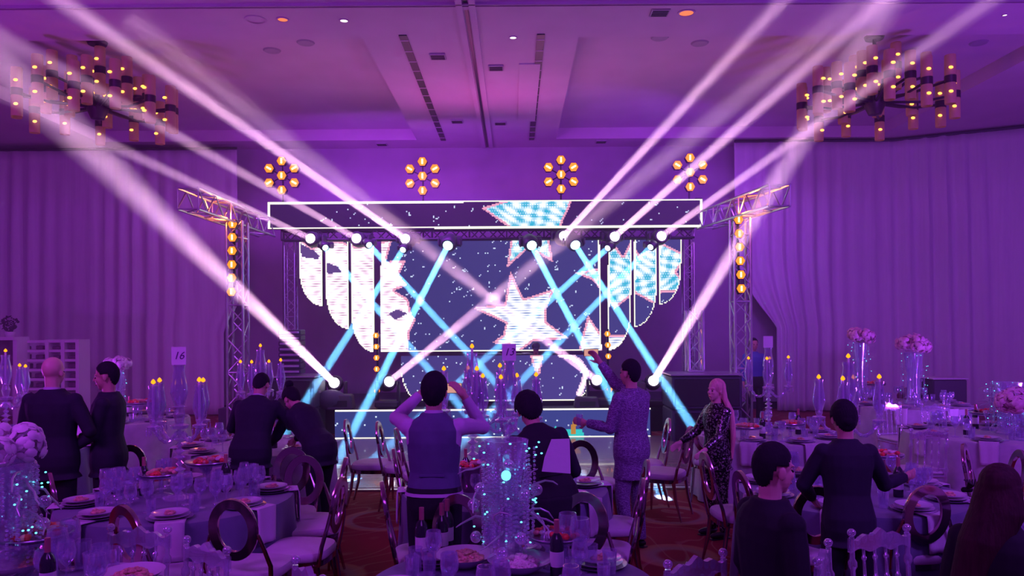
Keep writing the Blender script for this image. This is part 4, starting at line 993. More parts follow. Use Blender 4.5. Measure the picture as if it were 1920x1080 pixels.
# small glow puck inside front centre column
m = MB(); m.lathe([(0, 0), (0.026, 0), (0.026, 0.02), (0, 0.02)], n=14, M=Rx(PI / 2)); o = m.build('light_puck', 'teal_led'); o.location = (FX(947, 4.1), 4.10, 1.33 if False else P(947, 891, 4.1).z); o.parent = None
tag(o, 'round teal light puck glowing on the crystal column', 'light')
# food pieces that show
def onT(key, px, py):
    Y = (CH - 0.758) * F / (py - CY); return (FX(px, Y), Y, 0.758)
CSR.put(onT('FL', 62, 1066), .3, 'fruit stand of red and white pieces at front left corner', 'stands', 1.15)
CSR.put(onT('FC', 1040, 1062), 1.3, 'fruit stand of red slices right of the crystal column', 'stands', 0.95)
CST.put(onT('L', 300, 925), .3, 'stand of pastries on the card 16 table', 'stands', 1.0)
CSR.put(onT('L', 388, 905), .3, 'stand of red fruit at rear of the card 16 table', 'stands', 1.1)
CSR.put(onT('R', 1655, 895), .3, 'stand of red fruit beside the dark jacket woman', 'stands', 1.0)
CST.put(onT('RB', 1400, 833), .9, 'stand of pastries on the table behind the blonde woman', 'stands', 1.0)
CST.put(onT('RB', 1480, 826), .2, 'stand of dark food right of the far candelabra', 'stands', 1.0)
CSR.put(onT('RW', 1636, 748), .2, 'stand of red fruit at far right by the curtain', 'stands', 1.3)
CSR.put(onT('RE', 1850, 812), .2, 'stand of red fruit on the right edge table', 'stands', 1.2)
CSR.put(onT('LW', 262, 782), .2, 'stand of red food on the left table by the curtain', 'stands', 1.4)
CSR.put(onT('C', 880, 912), .2, 'stand of red fruit behind the crystal column', 'stands', 1.0)
BWP.put(onT('FC', 868, 1062), .4, 'wide white bowl of sliced food at bottom centre', 'bowls', 1.15)
BWW.put(onT('FC', 972, 1074), .9, 'wide bowl heaped with pale rice at bottom centre', 'bowls', 1.2)
BWP.put(onT('FL', 24, 1072), .2, 'white bowl of food at bottom left corner', 'bowls', 1.25)
BWP.put(onT('FL', 243, 1092), .2, 'white bowl of food at bottom left, right of the glasses', 'bowls', 1.1)
for i, (px, py) in enumerate(((776, 1070), (802, 1076), (1062, 1060), (1085, 1072), (1105, 1066), (1140, 1078), (770, 1088), (1070, 1095))):
    (WG if i in (2, 3) else TB).put(onT('FC', px, py), 0, ['clear tumbler at bottom below the vest man, left one', 'clear tumbler at bottom below the vest man, right one', 'big stemmed glass under the red fruit stand', 'big stemmed glass right of the red fruit stand', 'short tumbler at bottom, third right of the rice bowl', 'short tumbler at bottom right end of the front centre table', 'tumbler cut off at bottom left of the white food bowl', 'tumbler cut off at bottom right of the rice bowl'][i], 'glasses on the front centre table', 1.35 if i in (2, 3) else 1.1)
for i, (px, py) in enumerate(((152, 1060), (185, 1068), (205, 1075), (105, 1085), (170, 1085), (128, 1062), (88, 1090))):
    (WG if i in (3, 5) else TB).put(onT('FL', px, py), 0, ['tall clear tumbler behind the others at bottom left', 'clear tumbler at bottom left, middle of the front row', 'clear tumbler at bottom left, right end of the row', 'stemmed glass cut off at bottom left, beside the bowl', 'tumbler cut off by the bottom edge at left', 'stemmed glass right of the front left fruit stand', 'short tumbler at the bottom edge, leftmost'][i], 'glasses on the front left corner table', 1.3)
for i, (px, py, lab) in enumerate(((788, 1050, 'wine bottle with pink foil below the vest man'), (836, 1030, 'wine bottle with pale label left of the white bowl'), (1041, 1082, 'wine bottle with pale label right of the rice bowl'), (826, 1040, 'wine bottle with white label tucked behind the white bowl'))):
    BT.put(onT('FC', px, py), PI, lab, 'bottles on the front centre table')
for (px, py), lb in zip(((205, 938), (222, 930), (237, 938), (252, 930), (330, 950), (347, 942), (405, 940), (422, 948), (455, 932), (469, 924), (484, 930)), ('leftmost stemmed glass of the left group', 'second stemmed glass of the left group', 'third stemmed glass of the left group', 'fourth stemmed glass of the left group', 'stemmed glass left below the candelabra', 'stemmed glass right below the candelabra', 'stemmed glass behind the dark oval chair, left one', 'stemmed glass behind the dark oval chair, right one', 'first stemmed glass of the right group', 'middle stemmed glass of the right group', 'last stemmed glass of the right group')):
    WG.put(onT('L', px, py), 0, lb + ', card 16 table', 'glasses on the card 16 table', 1.15)
# ice bucket
def bucket(loc, lab):
    t = empty('ice_bucket', loc, 0, lab, 'bucket')
    m = MB(); m.lathe([(0, 0), (0.075, 0), (0.10, 0.19), (0.108, 0.20), (0.10, 0.205), (0.095, 0.19), (0.07, 0.02)], n=20); m.build('pail', 'mirror_steel', t)
    for s in (-1, 1): m = MB(); m.tube([(s * .098, 0, .15), (s * .125, 0, .14), (s * .098, 0, .12)], 0.006, 6); m.build('ring_handle', 'mirror_steel', t)
    return t
bucket(onT('C', 882, 920), 'silver ice bucket left of the crystal column')
bucket(onT('RW', 1690, 752), 'silver ice bucket at far right by the curtain')
# dark box on the far right
p = P(1768, 745, 14.3); t = empty('serving_box', (p.x, 14.3, 0), 0, 'black draped serving box by the right curtain', 'box')
m = MB(); m.box((0, 0, 0.525), (0.62, 0.5, 1.05), bev=0.02); m.build('body', 'black_plastic', t)
m = MB(); m.box((0, 0, 1.065), (0.66, 0.54, 0.03), bev=0.01); m.build('lid', 'shelf_white', t)
# white shelving with goods on the left
Y = 15.5; a_ = P(38, 637, Y); c_ = P(155, 637, Y); x0, x1, H = a_.x, c_.x, a_.z
t = empty('shelf_unit', ((x0 + x1) / 2, Y, 0), 0, 'white open shelving unit against the left curtain', 'shelf'); W_ = x1 - x0
for fx in (-.5, 0.02, .27, .5): m = MB(); m.box((W_ * fx, -.0, H / 2), (0.07, 0.4, H)); m.build('upright', 'shelf_white', t, smooth=False)
for i in range(9): m = MB(); m.box((0, 0.0, H - 0.035 - i * 0.19), (W_, 0.36, 0.05)); m.build('shelf', 'shelf_white', t, smooth=False)
rnd = random.Random(4)
for i in range(8):
    for k in range(4):
        xx = -W_ * .42 + k * W_ * .27; hh = rnd.uniform(.06, .11); z = H - 0.06 - (i + 1) * 0.19 + .05
        m = MB(); m.box((0, 0, hh / 2), (rnd.uniform(.12, .22), .2, hh), bev=.01); o = m.build('storage_box', 'box_goods'); o.location = ((x0 + x1) / 2 + xx, Y, z); tag(o, 'small dark box on %s shelf from top, %s in the white shelving' % (('first', 'second', 'third', 'fourth', 'fifth', 'sixth', 'seventh', 'eighth')[i], ('leftmost', 'left of middle', 'right of middle', 'rightmost')[k]), 'box', 'boxes on the white shelving')
a2 = P(-40, 632, 15.2); x0b = P(40, 632, 15.2).x
t = empty('counter_frame', (a2.x, 15.2, 0), 0, 'white framed counter at the left edge beside the shelving', 'counter')
m = MB(); m.box(((x0b - a2.x) / 2, 0, a2.z - .03), (x0b - a2.x, .5, .06)); m.build('top', 'shelf_white', t, smooth=False)
for fx in (0.03, 1): m = MB(); m.box(((x0b - a2.x) * fx, 0, (a2.z - .06) / 2), (.08, .4, a2.z - .06)); m.build('post', 'shelf_white', t, smooth=False)
m = MB(); m.box(((x0b - a2.x) / 2, .1, a2.z - .32), (x0b - a2.x, .05, .5)); m.build('panel', 'box_goods', t, smooth=False)
pp = P(18, 632, 15.2); t = empty('potted_plant', (pp.x, 15.2, a2.z), 0, 'small dark bushy plant on the counter at the left edge', 'plant')
m = MB(); m.lathe([(0, 0), (0.08, 0), (0.10, 0.10), (0, .10)], n=14); m.build('pot', 'shelf_white', t)
m = MB(); rnd = random.Random(3)
for i in range(110):
    d = Vector((rnd.gauss(0, 1), rnd.gauss(0, 1), rnd.gauss(0, 1))).normalized(); m.ball((d.x * .16 * rnd.random() ** .4, d.y * .14, .26 + d.z * .15), (0.035, 0.022, 0.008), 6, 4, R=Euler((rnd.uniform(-1, 1), rnd.uniform(-1, 1), rnd.uniform(0, 6))).to_matrix())
o = m.build('foliage', 'leaf_dark', t); o['kind'] = 'stuff'
# ------------------------------------------------------------------ people
def wrinkle_mat():
    m = mat('robe_fabric', (0.14, 0.09, 0.22), 0.8); nt = m.node_tree; b = nt.nodes['Principled BSDF']; N = nt.nodes.new; L = nt.links.new
    tc = N('ShaderNodeTexCoord'); n1 = N('ShaderNodeTexNoise'); n1.inputs['Scale'].default_value = 5; n1.inputs['Detail'].default_value = 3
    vm = N('ShaderNodeMix'); vm.data_type = 'RGBA'; vm.inputs['Factor'].default_value = 0.12; L(tc.outputs['Object'], vm.inputs['A']); L(n1.outputs['Color'], vm.inputs['B']); L(tc.outputs['Object'], n1.inputs['Vector'])
    cr = []
    prev = None
    for sc_, rot in (((4, 4, 15), 0.6), ((5, 5, 13), -0.8)):
        mp = N('ShaderNodeMapping'); mp.inputs['Scale'].default_value = sc_; mp.inputs['Rotation'].default_value = (rot, rot * .6, 0)
        v = N('ShaderNodeTexVoronoi'); v.feature = 'DISTANCE_TO_EDGE'; L(vm.outputs['Result'], mp.inputs[0]); L(mp.outputs[0], v.inputs['Vector'])
        r = N('ShaderNodeMapRange'); r.inputs[1].default_value = 0.008; r.inputs[2].default_value = 0.045; r.inputs[3].default_value = 1; r.inputs[4].default_value = 0; L(v.outputs['Distance'], r.inputs[0]); cr.append(r)
    mx = N('ShaderNodeMath'); mx.operation = 'MAXIMUM'; L(cr[0].outputs[0], mx.inputs[0]); L(cr[1].outputs[0], mx.inputs[1])
    c = N('ShaderNodeMix'); c.data_type = 'RGBA'; L(mx.outputs[0], c.inputs['Factor']); c.inputs['A'].default_value = (0.13, 0.08, 0.19, 1); c.inputs['B'].default_value = (0.38, 0.29, 0.50, 1); L(c.outputs['Result'], b.inputs['Base Color'])
wrinkle_mat()
def sequin_mat():
    m = MATS['sequin']; nt = m.node_tree; b = nt.nodes['Principled BSDF']; N = nt.nodes.new; L = nt.links.new
    tc = N('ShaderNodeTexCoord'); v = N('ShaderNodeTexVoronoi'); v.inputs['Scale'].default_value = 70; L(tc.outputs['Object'], v.inputs['Vector'])
    r = N('ShaderNodeMapRange'); r.inputs[1].default_value = 0.6; r.inputs[2].default_value = 1.0; r.inputs[3].default_value = 0.02; r.inputs[4].default_value = 0.45
    s = N('ShaderNodeSeparateColor'); L(v.outputs['Color'], s.inputs[0]); L(s.outputs[0], r.inputs[0]); L(r.outputs[0], b.inputs['Base Color'])
    nm = N('ShaderNodeBump'); nm.inputs['Strength'].default_value = 0.8; L(s.outputs[1], nm.inputs['Height']); L(nm.outputs[0], b.inputs['Normal'])
sequin_mat()
def remesh(mb, name, mats, parent, voxel, smooth=3):
    me = mb.mesh(name + '_src', mats, False); ob = bpy.data.objects.new(name, me); COL.objects.link(ob)
    r = ob.modifiers.new('r', 'REMESH'); r.mode = 'VOXEL'; r.voxel_size = voxel; r.adaptivity = 0
    s = ob.modifiers.new('s', 'SMOOTH'); s.factor = 0.5; s.iterations = smooth
    dg = bpy.context.evaluated_depsgraph_get(); m2 = bpy.data.meshes.new_from_object(ob.evaluated_get(dg))
    bpy.data.objects.remove(ob); m2.materials.clear(); m2.materials.append(MATS[mats]); m2.polygons.foreach_set('use_smooth', [True] * len(m2.polygons)); m2.update()
    o = bpy.data.objects.new(name, m2); COL.objects.link(o); o.parent = parent; return o
def V(*a): return Vector(a)
def hand(m, W, d, side, palm_n, curl=0.4):
    """palm and five fingers; d direction of the hand, palm_n normal of the palm, side +1 right / -1 left"""
    d = d.normalized(); n = (palm_n - d * palm_n.dot(d)).normalized(); x = d.cross(n).normalized() * side
    q = Matrix((x, d, n)).transposed()
    m.ball(W + d * 0.045, (0.040, 0.052, 0.017), 10, 7, R=q)
    m.tube([W - d * .03, W + d * .03], [0.026, 0.028], 8)
    for k, (off, L) in enumerate(((-0.029, .066), (-0.010, .078), (0.010, .074), (0.028, .058))):
        p = W + d * 0.082 + x * off * 1.05; pts = [W + d * .05 + x * off * .8, p]; dd = d.copy()
        for j in range(3):
            dd = (dd + n * curl * (0.5 + .35 * j)).normalized(); p = p + dd * L * (0.45, .32, .25)[j]; pts.append(p)
        m.tube(pts, [0.011, 0.0100, 0.0092, 0.0085, 0.007], 7)
    p = W + d * 0.020 - x * 0.028; m.tube([p, p + (-x * .8 + d * .6 + n * .25) * .035, p + (-x * .8 + d * 1.5 + n * .8) * .042], [0.014, .012, .009], 7)
TOR = [(0.80, .150, .105, 0), (0.87, .170, .120, -.005), (0.95, .172, .122, -.005), (1.02, .160, .110, 0), (1.10, .146, .098, .004), (1.20, .158, .108, .002), (1.30, .176, .118, 0), (1.38, .180, .108, -.004), (1.435, .140, .085, -.008), (1.475, .072, .062, -.005)]
def person(label, loc, face, scale=1.0, lean=0.0, roll=0.0, drop=0.0, armL=None, armR=None, head_pitch=0.0, head_yaw=0.0, skin='skin_mid', outfit=(), hair=None, voxel=0.011,
           handL=None, handR=None, slim=1.0, stance=0.10, step=0.0, group=None, headroll=0.0):
    t = empty('person', loc, -math.radians(face), label, 'person', group); t.scale = (scale,) * 3
    H0 = V(0, 0, 0.93)
    def X(p, z=None):
        """bend the upper body about the hips"""
        p = Vector(p); z = p.z if z is None else z
        f = min(1, max(0, (z - 0.86) / 0.24)); R = Rx(-lean * f) @ Ry(roll * f); return (H0 + R @ (p - H0)) - V(0, 0, drop)
    RU = Rx(-lean) @ Ry(roll)
    def torso(m, rings, g=0.0, sx=1.0, flare=0.0):
        vs = []; n = 20
        for z, a, b_, yo in rings:
            f = min(1, max(0, (z - 0.86) / 0.24)); R = Rx(-lean * f) @ Ry(roll * f); c = X((0, yo, z))
            fl = 1 + flare * max(0, (1.05 - z))
            for k in range(n):
                an = 2 * PI * k / n; cx, sy = math.cos(an), math.sin(an)
                vs.append(c + R @ V((a * slim * sx + g) * fl * (abs(cx) ** .85) * (1 if cx > 0 else -1), (b_ + g) * fl * (abs(sy) ** .9) * (1 if sy > 0 else -1), 0))
        L = len(rings); fs = [(i * n + k, i * n + (k + 1) % n, (i + 1) * n + (k + 1) % n, (i + 1) * n + k) for i in range(L - 1) for k in range(n)]
        fs += [tuple(range(n - 1, -1, -1)), tuple((L - 1) * n + k for k in range(n))]; m.add(vs, fs)
    J = {}
    for s, nm, spec in ((-1, 'L', armL), (1, 'R', armR)):
        S = X((s * 0.172 * slim, -0.005, 1.405)); du, df = spec or (V(s * .22, 0.05, -1), V(s * .02, .25, -1))
        du = Vector(du).normalized(); df = Vector(df).normalized(); E = S + du * 0.285; Wp = E + df * 0.25; J[nm] = (S, E, Wp, df)
    legs = []
    for s in (-1, 1):
        hp = V(s * 0.088, 0, 0.90 - drop); kn = V(s * (stance + .005), 0.02 + drop * 1.1 + (step if s > 0 else -step * .6), 0.50 - drop * .25); an = V(s * stance, -0.02 + (step if s > 0 else -step), 0.085); legs.append((s, hp, kn, an))
    # body: one continuous surface
    m = MB(); torso(m, TOR)
    nb = X((0, -0.012, 1.44)); nt_ = X((0, 0.0, 1.57))
    HR = RU @ Rx(-head_pitch) @ Rz(-head_yaw) @ Ry(headroll); hc = X((0, 0.012, 1.60)); 
    Hp = lambda x, y, z: hc + HR @ V(x, y, z)
    m.tube([nb - V(0, 0, .03), nb, (nb + nt_) / 2, Hp(0, -.02, 0)], [.075, .062, .054, .056], 12)
    m.ball(Hp(0, -0.012, 0.062), (0.076, 0.094, 0.094), 16, 12, R=HR); m.ball(Hp(0, 0.028, -0.005), (0.060, 0.064, 0.078), 14, 10, R=HR); m.ball(Hp(0, 0.052, -0.062), (0.030, 0.028, 0.024), 10, 7, R=HR)
    m.ball(Hp(0, 0.096, 0.005), (0.012, 0.022, 0.014), 8, 6, R=HR); m.tube([Hp(0, 0.082, 0.045), Hp(0, 0.105, 0.010)], [0.008, 0.013], 7)
    m.ball(Hp(0, 0.083, -0.034), (0.024, 0.012, 0.007), 8, 5, R=HR); m.ball(Hp(0, 0.072, 0.052), (0.056, 0.022, 0.010), 10, 5, R=HR)
    for s in (-1, 1): m.ball(Hp(s * 0.078, -0.008, 0.018), (0.010, 0.021, 0.034), 8, 7, R=HR @ Rz(s * -.35)); m.ball(Hp(s * .034, .068, .005), (.022, .018, .022), 8, 6, R=HR)
    for nm, s in (('L', -1), ('R', 1)):
        S, E, Wp, df = J[nm]; m.tube([S - V(0, 0, .016), S.lerp(E, .35), E, E.lerp(Wp, .3), Wp], [.044, .046, .038, .039, .026], 10); m.ball(S - V(0, 0, .018), .046, 10, 8)
        spec = (handL, handR)[0 if s < 0 else 1]
        hd, hn, cu = spec or (df, V(-s, .2, 0), .3); hand(m, Wp, Vector(hd), s, Vector(hn), cu)
    for s, hp, kn, an in legs:
        m.tube([hp, hp.lerp(kn, .45), kn, kn.lerp(an, .3), an], [.088, .076, .054, .055, .036], 12); m.ball(an + V(s * .008, .065, -.045), (.036, .105, .032), 10, 6)
    remesh(m, 'body', skin, t, voxel * .8)
    for s in (-1, 1):
        m = MB(); m.ball(Hp(s * 0.031, 0.079, 0.026), (0.012, 0.008, 0.008), 8, 5, R=HR); m.build('eye', 'eye_dark', t)
    m = MB(); m.ball(Hp(0, 0.0905, -0.034), (0.021, 0.008, 0.007), 8, 5, R=HR); m.build('lips', 'lip', t)
    # clothes
    for kind, mt in outfit:
        m = MB()
        if kind in ('jacket', 'shirt', 'vest', 'robe'):
            g = {'jacket': .020, 'shirt': .010, 'vest': .020, 'robe': .022}[kind]; lo = {'jacket': .80, 'shirt': .93, 'vest': .98, 'robe': .62}[kind]
            rings = [r for r in TOR if r[0] >= lo and r[0] < 1.46]
            if kind in ('jacket',): rings = [(0.76, .178, .128, -.004)] + rings
            if kind == 'robe': rings = [(0.66, .165, .125, 0)] + rings
            if kind == 'vest': rings = [(0.955, .168, .12, 0)] + rings; rings = [r if r[0] < 1.3 else (r[0], r[1] * .93, r[2], r[3]) for r in rings]
            torso(m, rings + [(1.468, .082, .07, -.008), (1.492, .066, .062, -.006)], g if kind != 'vest' else .018, 1.0, .25 if kind == 'jacket' else 0)
            if kind != 'vest':
                for nm in 'LR':
                    S, E, Wp, df = J[nm]; k = {'jacket': 1.0, 'shirt': .93, 'robe': 1.08}[kind]
                    m.ball(S - V(0, 0, .010), .066 * k, 12, 9); m.tube([S - V(0, 0, .012), S.lerp(E, .4), E, E.lerp(Wp, .35), E.lerp(Wp, .93)], [.062 * k, .062 * k, .053 * k, .050 * k, .039 * k], 12)
                    m.ball(E, .056 * k, 10, 7)
            remesh(m, kind, mt, t, voxel)
            if kind == 'vest':
                m = MB(); c = X((0, -0.095, 1.09)); m.box(c - RU @ V(0, .02, 0), (0.17, 0.008, 0.022), RU, bev=.003); m.build('back_strap', mt, t)
        elif kind == 'trousers':
            torso(m, [r for r in TOR if r[0] < 1.05], .012)
            for s, hp, kn, an in legs: m.tube([hp, hp.lerp(kn, .4), kn, kn.lerp(an, .5), an + V(0, 0, -.01)], [.100, .090, .068, .062, .056], 12)
            remesh(m, kind, mt, t, voxel)
            for s, hp, kn, an in legs:
                m = MB(); m.ball(an + V(s * .008, .070, -.042), (.044, .132, .040), 12, 7); m.box(an + V(s * .008, .07, -.078), (.075, .25, .014), bev=.006); m.build('shoe', 'leather', t)
        elif kind == 'belt':
            m = MB(); c0 = X((0, 0, .985)); vs = []; torso(m, [(.97, .172, .118, -.003), (1.005, .166, .113, -.002)], .016); m.build('belt', mt, t)
        elif kind == 'hem':
            torso(m, [(.952, .174, .120, -.003), (.972, .170, .116, -.002)], .022); m.build('shirt_hem', mt, t)
        elif kind == 'collar':
            m = MB(); m.tube([X((0, -.012, 1.455)), X((0, -.006, 1.505))], [.070, .062], 16, cap=False); m.build('collar', mt, t)
    # hair
    if hair:
        style, mt = hair; m = MB()
        if style in ('short', 'crew', 'bushy', 'bun', 'updo'):
            g = {'crew': 0.0, 'short': .007, 'bushy': .018, 'bun': .006, 'updo': .008}[style]; low = {'crew': 0, 'short': .012, 'bushy': .02, 'bun': .02, 'updo': .02}[style]
            b2 = MB(); b2.ball((0, 0, 0), 1, 44, 34); keep = {}; hv = []; hf = []; rn = random.Random(4)
            for i, v in enumerate(b2.v):
                x, y, z = v[0] * (.083 + g), v[1] * (.101 + g) - .014, v[2] * ((.108 if v[2] > 0 else .132) + g) + .055
                k = 1 + rn.uniform(-.012, .018) * (1.8 if style == 'bushy' else 1); x *= k; y = (y + .014) * k - .014; z = (z - .05) * k + .05
                if y > .035: zm = .052 + 1.1 * (y - .02)
                elif y > .016: zm = .012
                elif y > -.034: zm = .050
                else: zm = max(-.068, .05 - 4.2 * (-.034 - y))
                if z >= zm - low * (1 if y < .03 else 0): keep[i] = len(hv); hv.append(Hp(x, y, z))
            for f in b2.f:
                if all(i in keep for i in f): hf.append(tuple(keep[i] for i in f))
            m.add(hv, hf)
            if style == 'bun': m.ball(Hp(0, -0.085, 0.165), (0.045, .042, .042), 14, 10)
            if style == 'updo': m.ball(Hp(0, -0.085, 0.01), (.048, .034, .05), 14, 10, R=HR)
            ho = m.build('hair', mt, t); md = ho.modifiers.new('thickness', 'SOLIDIFY'); md.thickness = 0.008; md.offset = -1; m = None
        elif style == 'dome':
            g = .012 if style != 'crew' else .005
            for i in range(9):
                m.ball(Hp(0, -0.020 - .0055 * i, 0.078 - .0078 * i), (0.075 + g - .0016 * i, 0.082 + g - .0042 * i, 0.084 + g - .004 * i), 14, 10, R=HR)
            m.ball(Hp(0, 0.015, 0.098), (0.070 + g, 0.066, 0.062 + g * .6), 14, 9, R=HR)
            m.ball(Hp(0, -0.052, 0.005), (0.058 + g, 0.036 + g, 0.055), 12, 8, R=HR)
        elif style == 'bun':
            m.ball(Hp(0, -0.025, 0.070), (0.086, 0.094, 0.098), 14, 10, R=HR); m.ball(Hp(0, -0.05, 0.02), (0.07, .06, .07), 12, 8, R=HR); m.ball(Hp(0, -0.10, 0.150), (0.042, .042, .042), 12, 8)
        elif style == 'updo':
            m.ball(Hp(0, -0.025, 0.066), (0.086, 0.096, 0.104), 14, 10, R=HR); m.ball(Hp(0, -0.055, 0.00), (0.064, .06, .085), 12, 8, R=HR)
        elif style == 'cap':
            m.ball(Hp(0, -0.01, 0.085), (0.100, 0.112, 0.085), 14, 10, R=HR); m.ball(Hp(0, .10, .06), (.07, .07, .012), 12, 5, R=HR)
        elif style in ('side', 'verylong'):
            m.ball(Hp(0, -0.020, 0.068), (0.090, 0.098, 0.100), 16, 10, R=HR); m.ball(Hp(0, -0.045, 0.01), (0.082, .07, .10), 14, 9, R=HR)
            L_ = .60 if style == 'side' else .72; sd = .09 if style == 'side' else 0
            for i in range(13):
                a = -1.25 + 2.5 * i / 12; x, y = .088 * math.sin(a), -.02 - .075 * math.cos(a)
                p0 = Hp(x * .9, y * .9, .06); p1 = Hp(x * 1.08, y * 1.1, -.06); dn = RU @ V(0, -1, 0)
                pts = [p0, p1, p1 + V(x * (.6 if not sd else -.2) - sd * .5, 0, -.14) + dn * .045, p1 + V(x * (.95 if not sd else -.35) - sd, 0, -L_ * .55) + dn * .05, p1 + V(x * (.8 if not sd else -.6) - sd * 1.2, 0, -L_ + .05 * abs(a)) + dn * .04]
                m.tube(pts, [.022, .028, .034, .034, .012], 8)
        if m: remesh(m, 'cap' if style == 'cap' else 'hair', mt, t, voxel * .75, 2)
    return t, J, Hp, X
SUITN = (('jacket', 'suit_navy'), ('trousers', 'suit_black'), ('collar', 'shirt_lilac'))
# man in the vest filming the stage
t5, J5, Hp5, X5 = person('man in grey vest and lilac shirt filming the stage with raised phone', (FX(812, 5.2), 5.2, 0), 2, scale=1.015, armL=((-.42, .82, .06), (.62, .28, .62)), armR=((.46, .84, -.16), (-.50, .05, .84)), lean=.02,
    handL=(V(.75, .35, .55), V(.6, .7, -.4), .5), handR=(V(-.62, .10, .78), V(-.6, .5, -.5), .45), skin='skin_mid', outfit=(('shirt', 'shirt_lilac'), ('vest', 'vest_grey'), ('hem', 'shirt_lilac'), ('trousers', 'suit_black'), ('belt', 'leather'), ('collar', 'shirt_lilac')), hair=('short', 'hair_dark'), voxel=.0085, headroll=.04)
def phone(loc, rz, rx, lab, screen=True, size=(.15, .009, .075)):
    t = empty('phone', loc, rz, lab, 'phone'); t.rotation_euler.x = rx
    m = MB(); m.box((0, 0, 0), size, bev=.004); m.build('case', 'phone_black', t)
    if screen: m = MB(); m.box((0, -size[1] / 2 - .0008, 0), (size[0] * .94, .001, size[2] * .9)); m.build('screen', 'phone_screen', t, smooth=False)
    return t
mw = t5.matrix_basis if False else (Matrix.Translation(t5.location) @ Euler(t5.rotation_euler).to_matrix().to_4x4() @ Matrix.Scale(1.015, 4))
pR = mw @ (J5['R'][2] + V(-.075, .05, .055))
phone(pR + V(-.02, 0, .0), .1, -.1, 'phone held up beside the head of the man in the vest')
# waiter with cloth
t6, J6, Hp6, X6 = person('dark-haired waiter in black vest with white cloth over his arm, seen from behind', (FX(1036, 5.15), 5.15, 0), -8, scale=.98, lean=.52, roll=-.16, armL=((-.25, .65, -.7), (.1, .8, -.2)), armR=((.35, -.05, -.9), (-.1, .75, -.3)),
    outfit=(('shirt', 'suit_navy'), ('vest', 'suit_black'), ('trousers', 'suit_black')), hair=('bushy', 'hair_dark'), voxel=.010, head_pitch=.1)
c6 = Matrix.Translation(t6.location) @ Euler(t6.rotation_euler).to_matrix().to_4x4(); m = MB()
qa = [P(1034, 824, 5.02), P(1068, 823, 5.04), P(1070, 888, 4.96), P(1016, 884, 4.94), P(1021, 858, 4.97)]
vs = [v for v in qa] + [v + V(0, .014, 0) for v in qa]
m.add(vs, [(0, 4, 3, 2, 1), (5, 6, 7, 8, 9), (0, 1, 6, 5), (1, 2, 7, 6), (2, 3, 8, 7), (3, 4, 9, 8), (4, 0, 5, 9)]); tag(m.build('service_cloth', 'napkin_white'), 'white folded cloth draped over the right arm of the black-vested waiter', 'cloth')
# man in patterned robe
t7, J7, Hp7, X7 = person('man in lilac crinkled suit raising a phone high toward the stage', (FX(1182, 7.2), 7.2, 0), -42, scale=1.01, armR=((-.55, .75, .42), (-.30, .55, .85)), armL=((-.15, .25, -.92), (-.25, .95, .12)), outfit=(('robe', 'robe_fabric'), ('trousers', 'robe_fabric')), hair=('crew', 'hair_dark'), voxel=.010, handR=(V(-.2, .6, .8), V(-.8, .2, 0), .5))
phone(P(1108, 661, 7.65), .15, .0, 'phone lifted high by the man in the lilac crinkled suit', size=(.15, .012, .075))
mw = Matrix.Translation(t7.location) @ Euler(t7.rotation_euler).to_matrix().to_4x4()
m = MB(); m.lathe([(0, 0), (.028, 0), (.034, .11), (.03, .11), (.025, .01)], n=12); o = m.build('tumbler', 'clear_glass'); o.location = mw @ (J7['L'][2] + V(-.02, .07, -.02)); tag(o, 'glass in the lowered hand of the man in lilac crinkled suit', 'glass')
# blonde woman
person('woman with very long blonde hair in black sequined jacket, facing left', (FX(1343, 7.6), 7.6, 0), -112, scale=.885, armL=((-.1, .35, -.9), (-.1, .75, -.45)), armR=((.3, .35, -.85), (.1, .85, -.5)), skin='skin_light', outfit=(('jacket', 'sequin'), ('trousers', 'sequin')), hair=('verylong', 'hair_blonde'), voxel=.010, slim=.86, head_pitch=-.05, head_yaw=-.1)
# woman in dark jacket
person('dark-haired woman in black tailored jacket, back to us, serving at table', (FX(1588, 4.9), 4.9, 0), 6, scale=.91, lean=.10, drop=.0, armL=((-.42, .2, -.88), (.35, .6, -.45)), armR=((.45, .25, -.85), (.75, .55, .10)), outfit=(('jacket', 'suit_navy'), ('trousers', 'suit_black')), hair=('updo', 'hair_dark'), voxel=.009, slim=.90, head_pitch=.2)
# young man front right
person('young man with cropped hair in black shirt, profile to the right', (FX(1438, 3.72), 3.72, 0), 74, scale=1.0, drop=.235, lean=.03, armL=((-.2, .0, -1), (-.05, .4, -.9)), armR=((.2, .0, -1), (.0, .4, -.9)), skin='skin_light', outfit=(('jacket', 'suit_black'), ('trousers', 'suit_black')), hair=('crew', 'hair_dark'), voxel=.007, head_pitch=.06)
# long-haired woman front right
person('woman with long dark brown hair and hair clip, bottom right corner', (FX(1868, 3.45), 3.45, 0), 48, scale=.97, drop=.26, lean=.05, armL=((-.25, .1, -1), (.0, .6, -.7)), armR=((.25, .1, -1), (.0, .6, -.7)), skin='skin_light', outfit=(('jacket', 'suit_black'), ('trousers', 'suit_black')), hair=('side', 'hair_brown'), voxel=.008, slim=.9, head_pitch=.1)
q = P(1813, 918, 3.28); m = MB()
for i in range(5): m.tube([(0, 0, 0), (.018 - .006 * i, -.02, .02 + .004 * i), (.030 - .012 * i, -.01, .045)], .0035, 6)
m.box((0, 0, 0), (.05, .016, .02), bev=.006); o = m.build('hair_clip', 'leather'); o.location = q; tag(o, 'black claw clip in the hair of the woman at bottom right', 'hair clip')
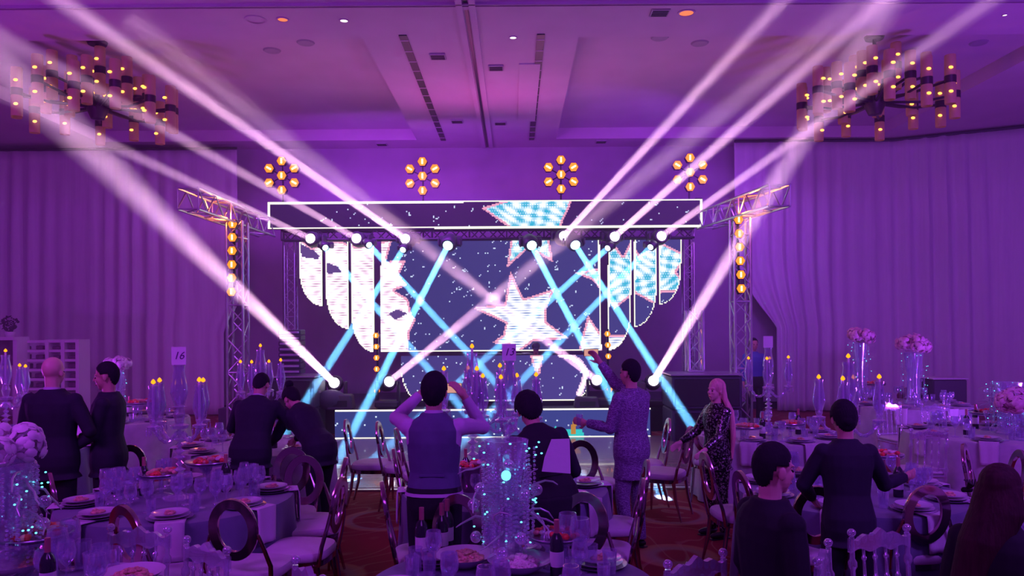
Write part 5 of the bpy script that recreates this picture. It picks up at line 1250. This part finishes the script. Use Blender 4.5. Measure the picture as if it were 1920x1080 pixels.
# suited man left
person('bald man in dark suit seen from behind, at left', (FX(98, 6.7), 6.7, 0), 3, scale=1.055, armL=((-.28, .05, -1), (.25, .75, -.45)), armR=((.42, .05, -.95), (-.35, .7, -.25)), skin='skin_light', outfit=SUITN, hair=None, voxel=.010, slim=1.1)
# waiter left
t2, J2, Hp2, X2 = person('waiter in black with pale badge facing left, beside the bald man', (FX(202, 7.0), 7.0, 0), -100, scale=1.02, head_pitch=.12, armL=((-.05, .25, -.95), (-.1, .85, -.55)), armR=((.1, .3, -.9), (.0, .9, -.3)), skin='skin_mid', outfit=(('jacket', 'suit_navy'), ('trousers', 'suit_black')), hair=('crew', 'hair_dark'), voxel=.010)
mw = Matrix.Translation(t2.location) @ Euler(t2.rotation_euler).to_matrix().to_4x4()
m = MB(); m.ball((0, 0, 0), (.035, .006, .018), 10, 6); o = m.build('badge', 'card_white', t2); o.location = V(-.165, .075, 1.30); o.rotation_euler.z = PI / 2 * .75
# bending pair
person('man in dark suit leaning over the table, back to us, left of centre', (FX(468, 7.45), 7.45, 0), 2, scale=.97, lean=.42, armL=((-.4, .3, -.85), (.2, .8, -.3)), armR=((.40, .45, -.8), (.1, .9, -.2)), outfit=SUITN, hair=('crew', 'hair_dark'), voxel=.011, slim=1.08, head_pitch=.3)
person('woman in black with hair bun bending far forward over the table', (FX(598, 7.6), 7.6, 0), -48, scale=.97, lean=.82, armL=((-.1, .55, -.8), (.0, .75, -.5)), armR=((.1, .6, -.75), (.0, .8, -.4)), outfit=(('jacket', 'suit_navy'), ('trousers', 'suit_black')), hair=('bun', 'hair_dark'), voxel=.011, slim=.92, step=.08)
# far figures
person('man in blue shirt standing behind the right truss tower', (FX(1413, 15.6), 15.6, 0), 175, scale=1.03, outfit=(('shirt', 'denim_blue'), ('trousers', 'suit_black')), hair=('crew', 'hair_dark'), voxel=.016)
person('disc jockey in a dark cap bowed behind the booth, only head shows', (FX(1004, 16.22), 16.22, ZS), 180, scale=.93, lean=.35, drop=.38, outfit=(('jacket', 'suit_black'), ('trousers', 'suit_black')), hair=('cap', 'black_plastic'), voxel=.016)
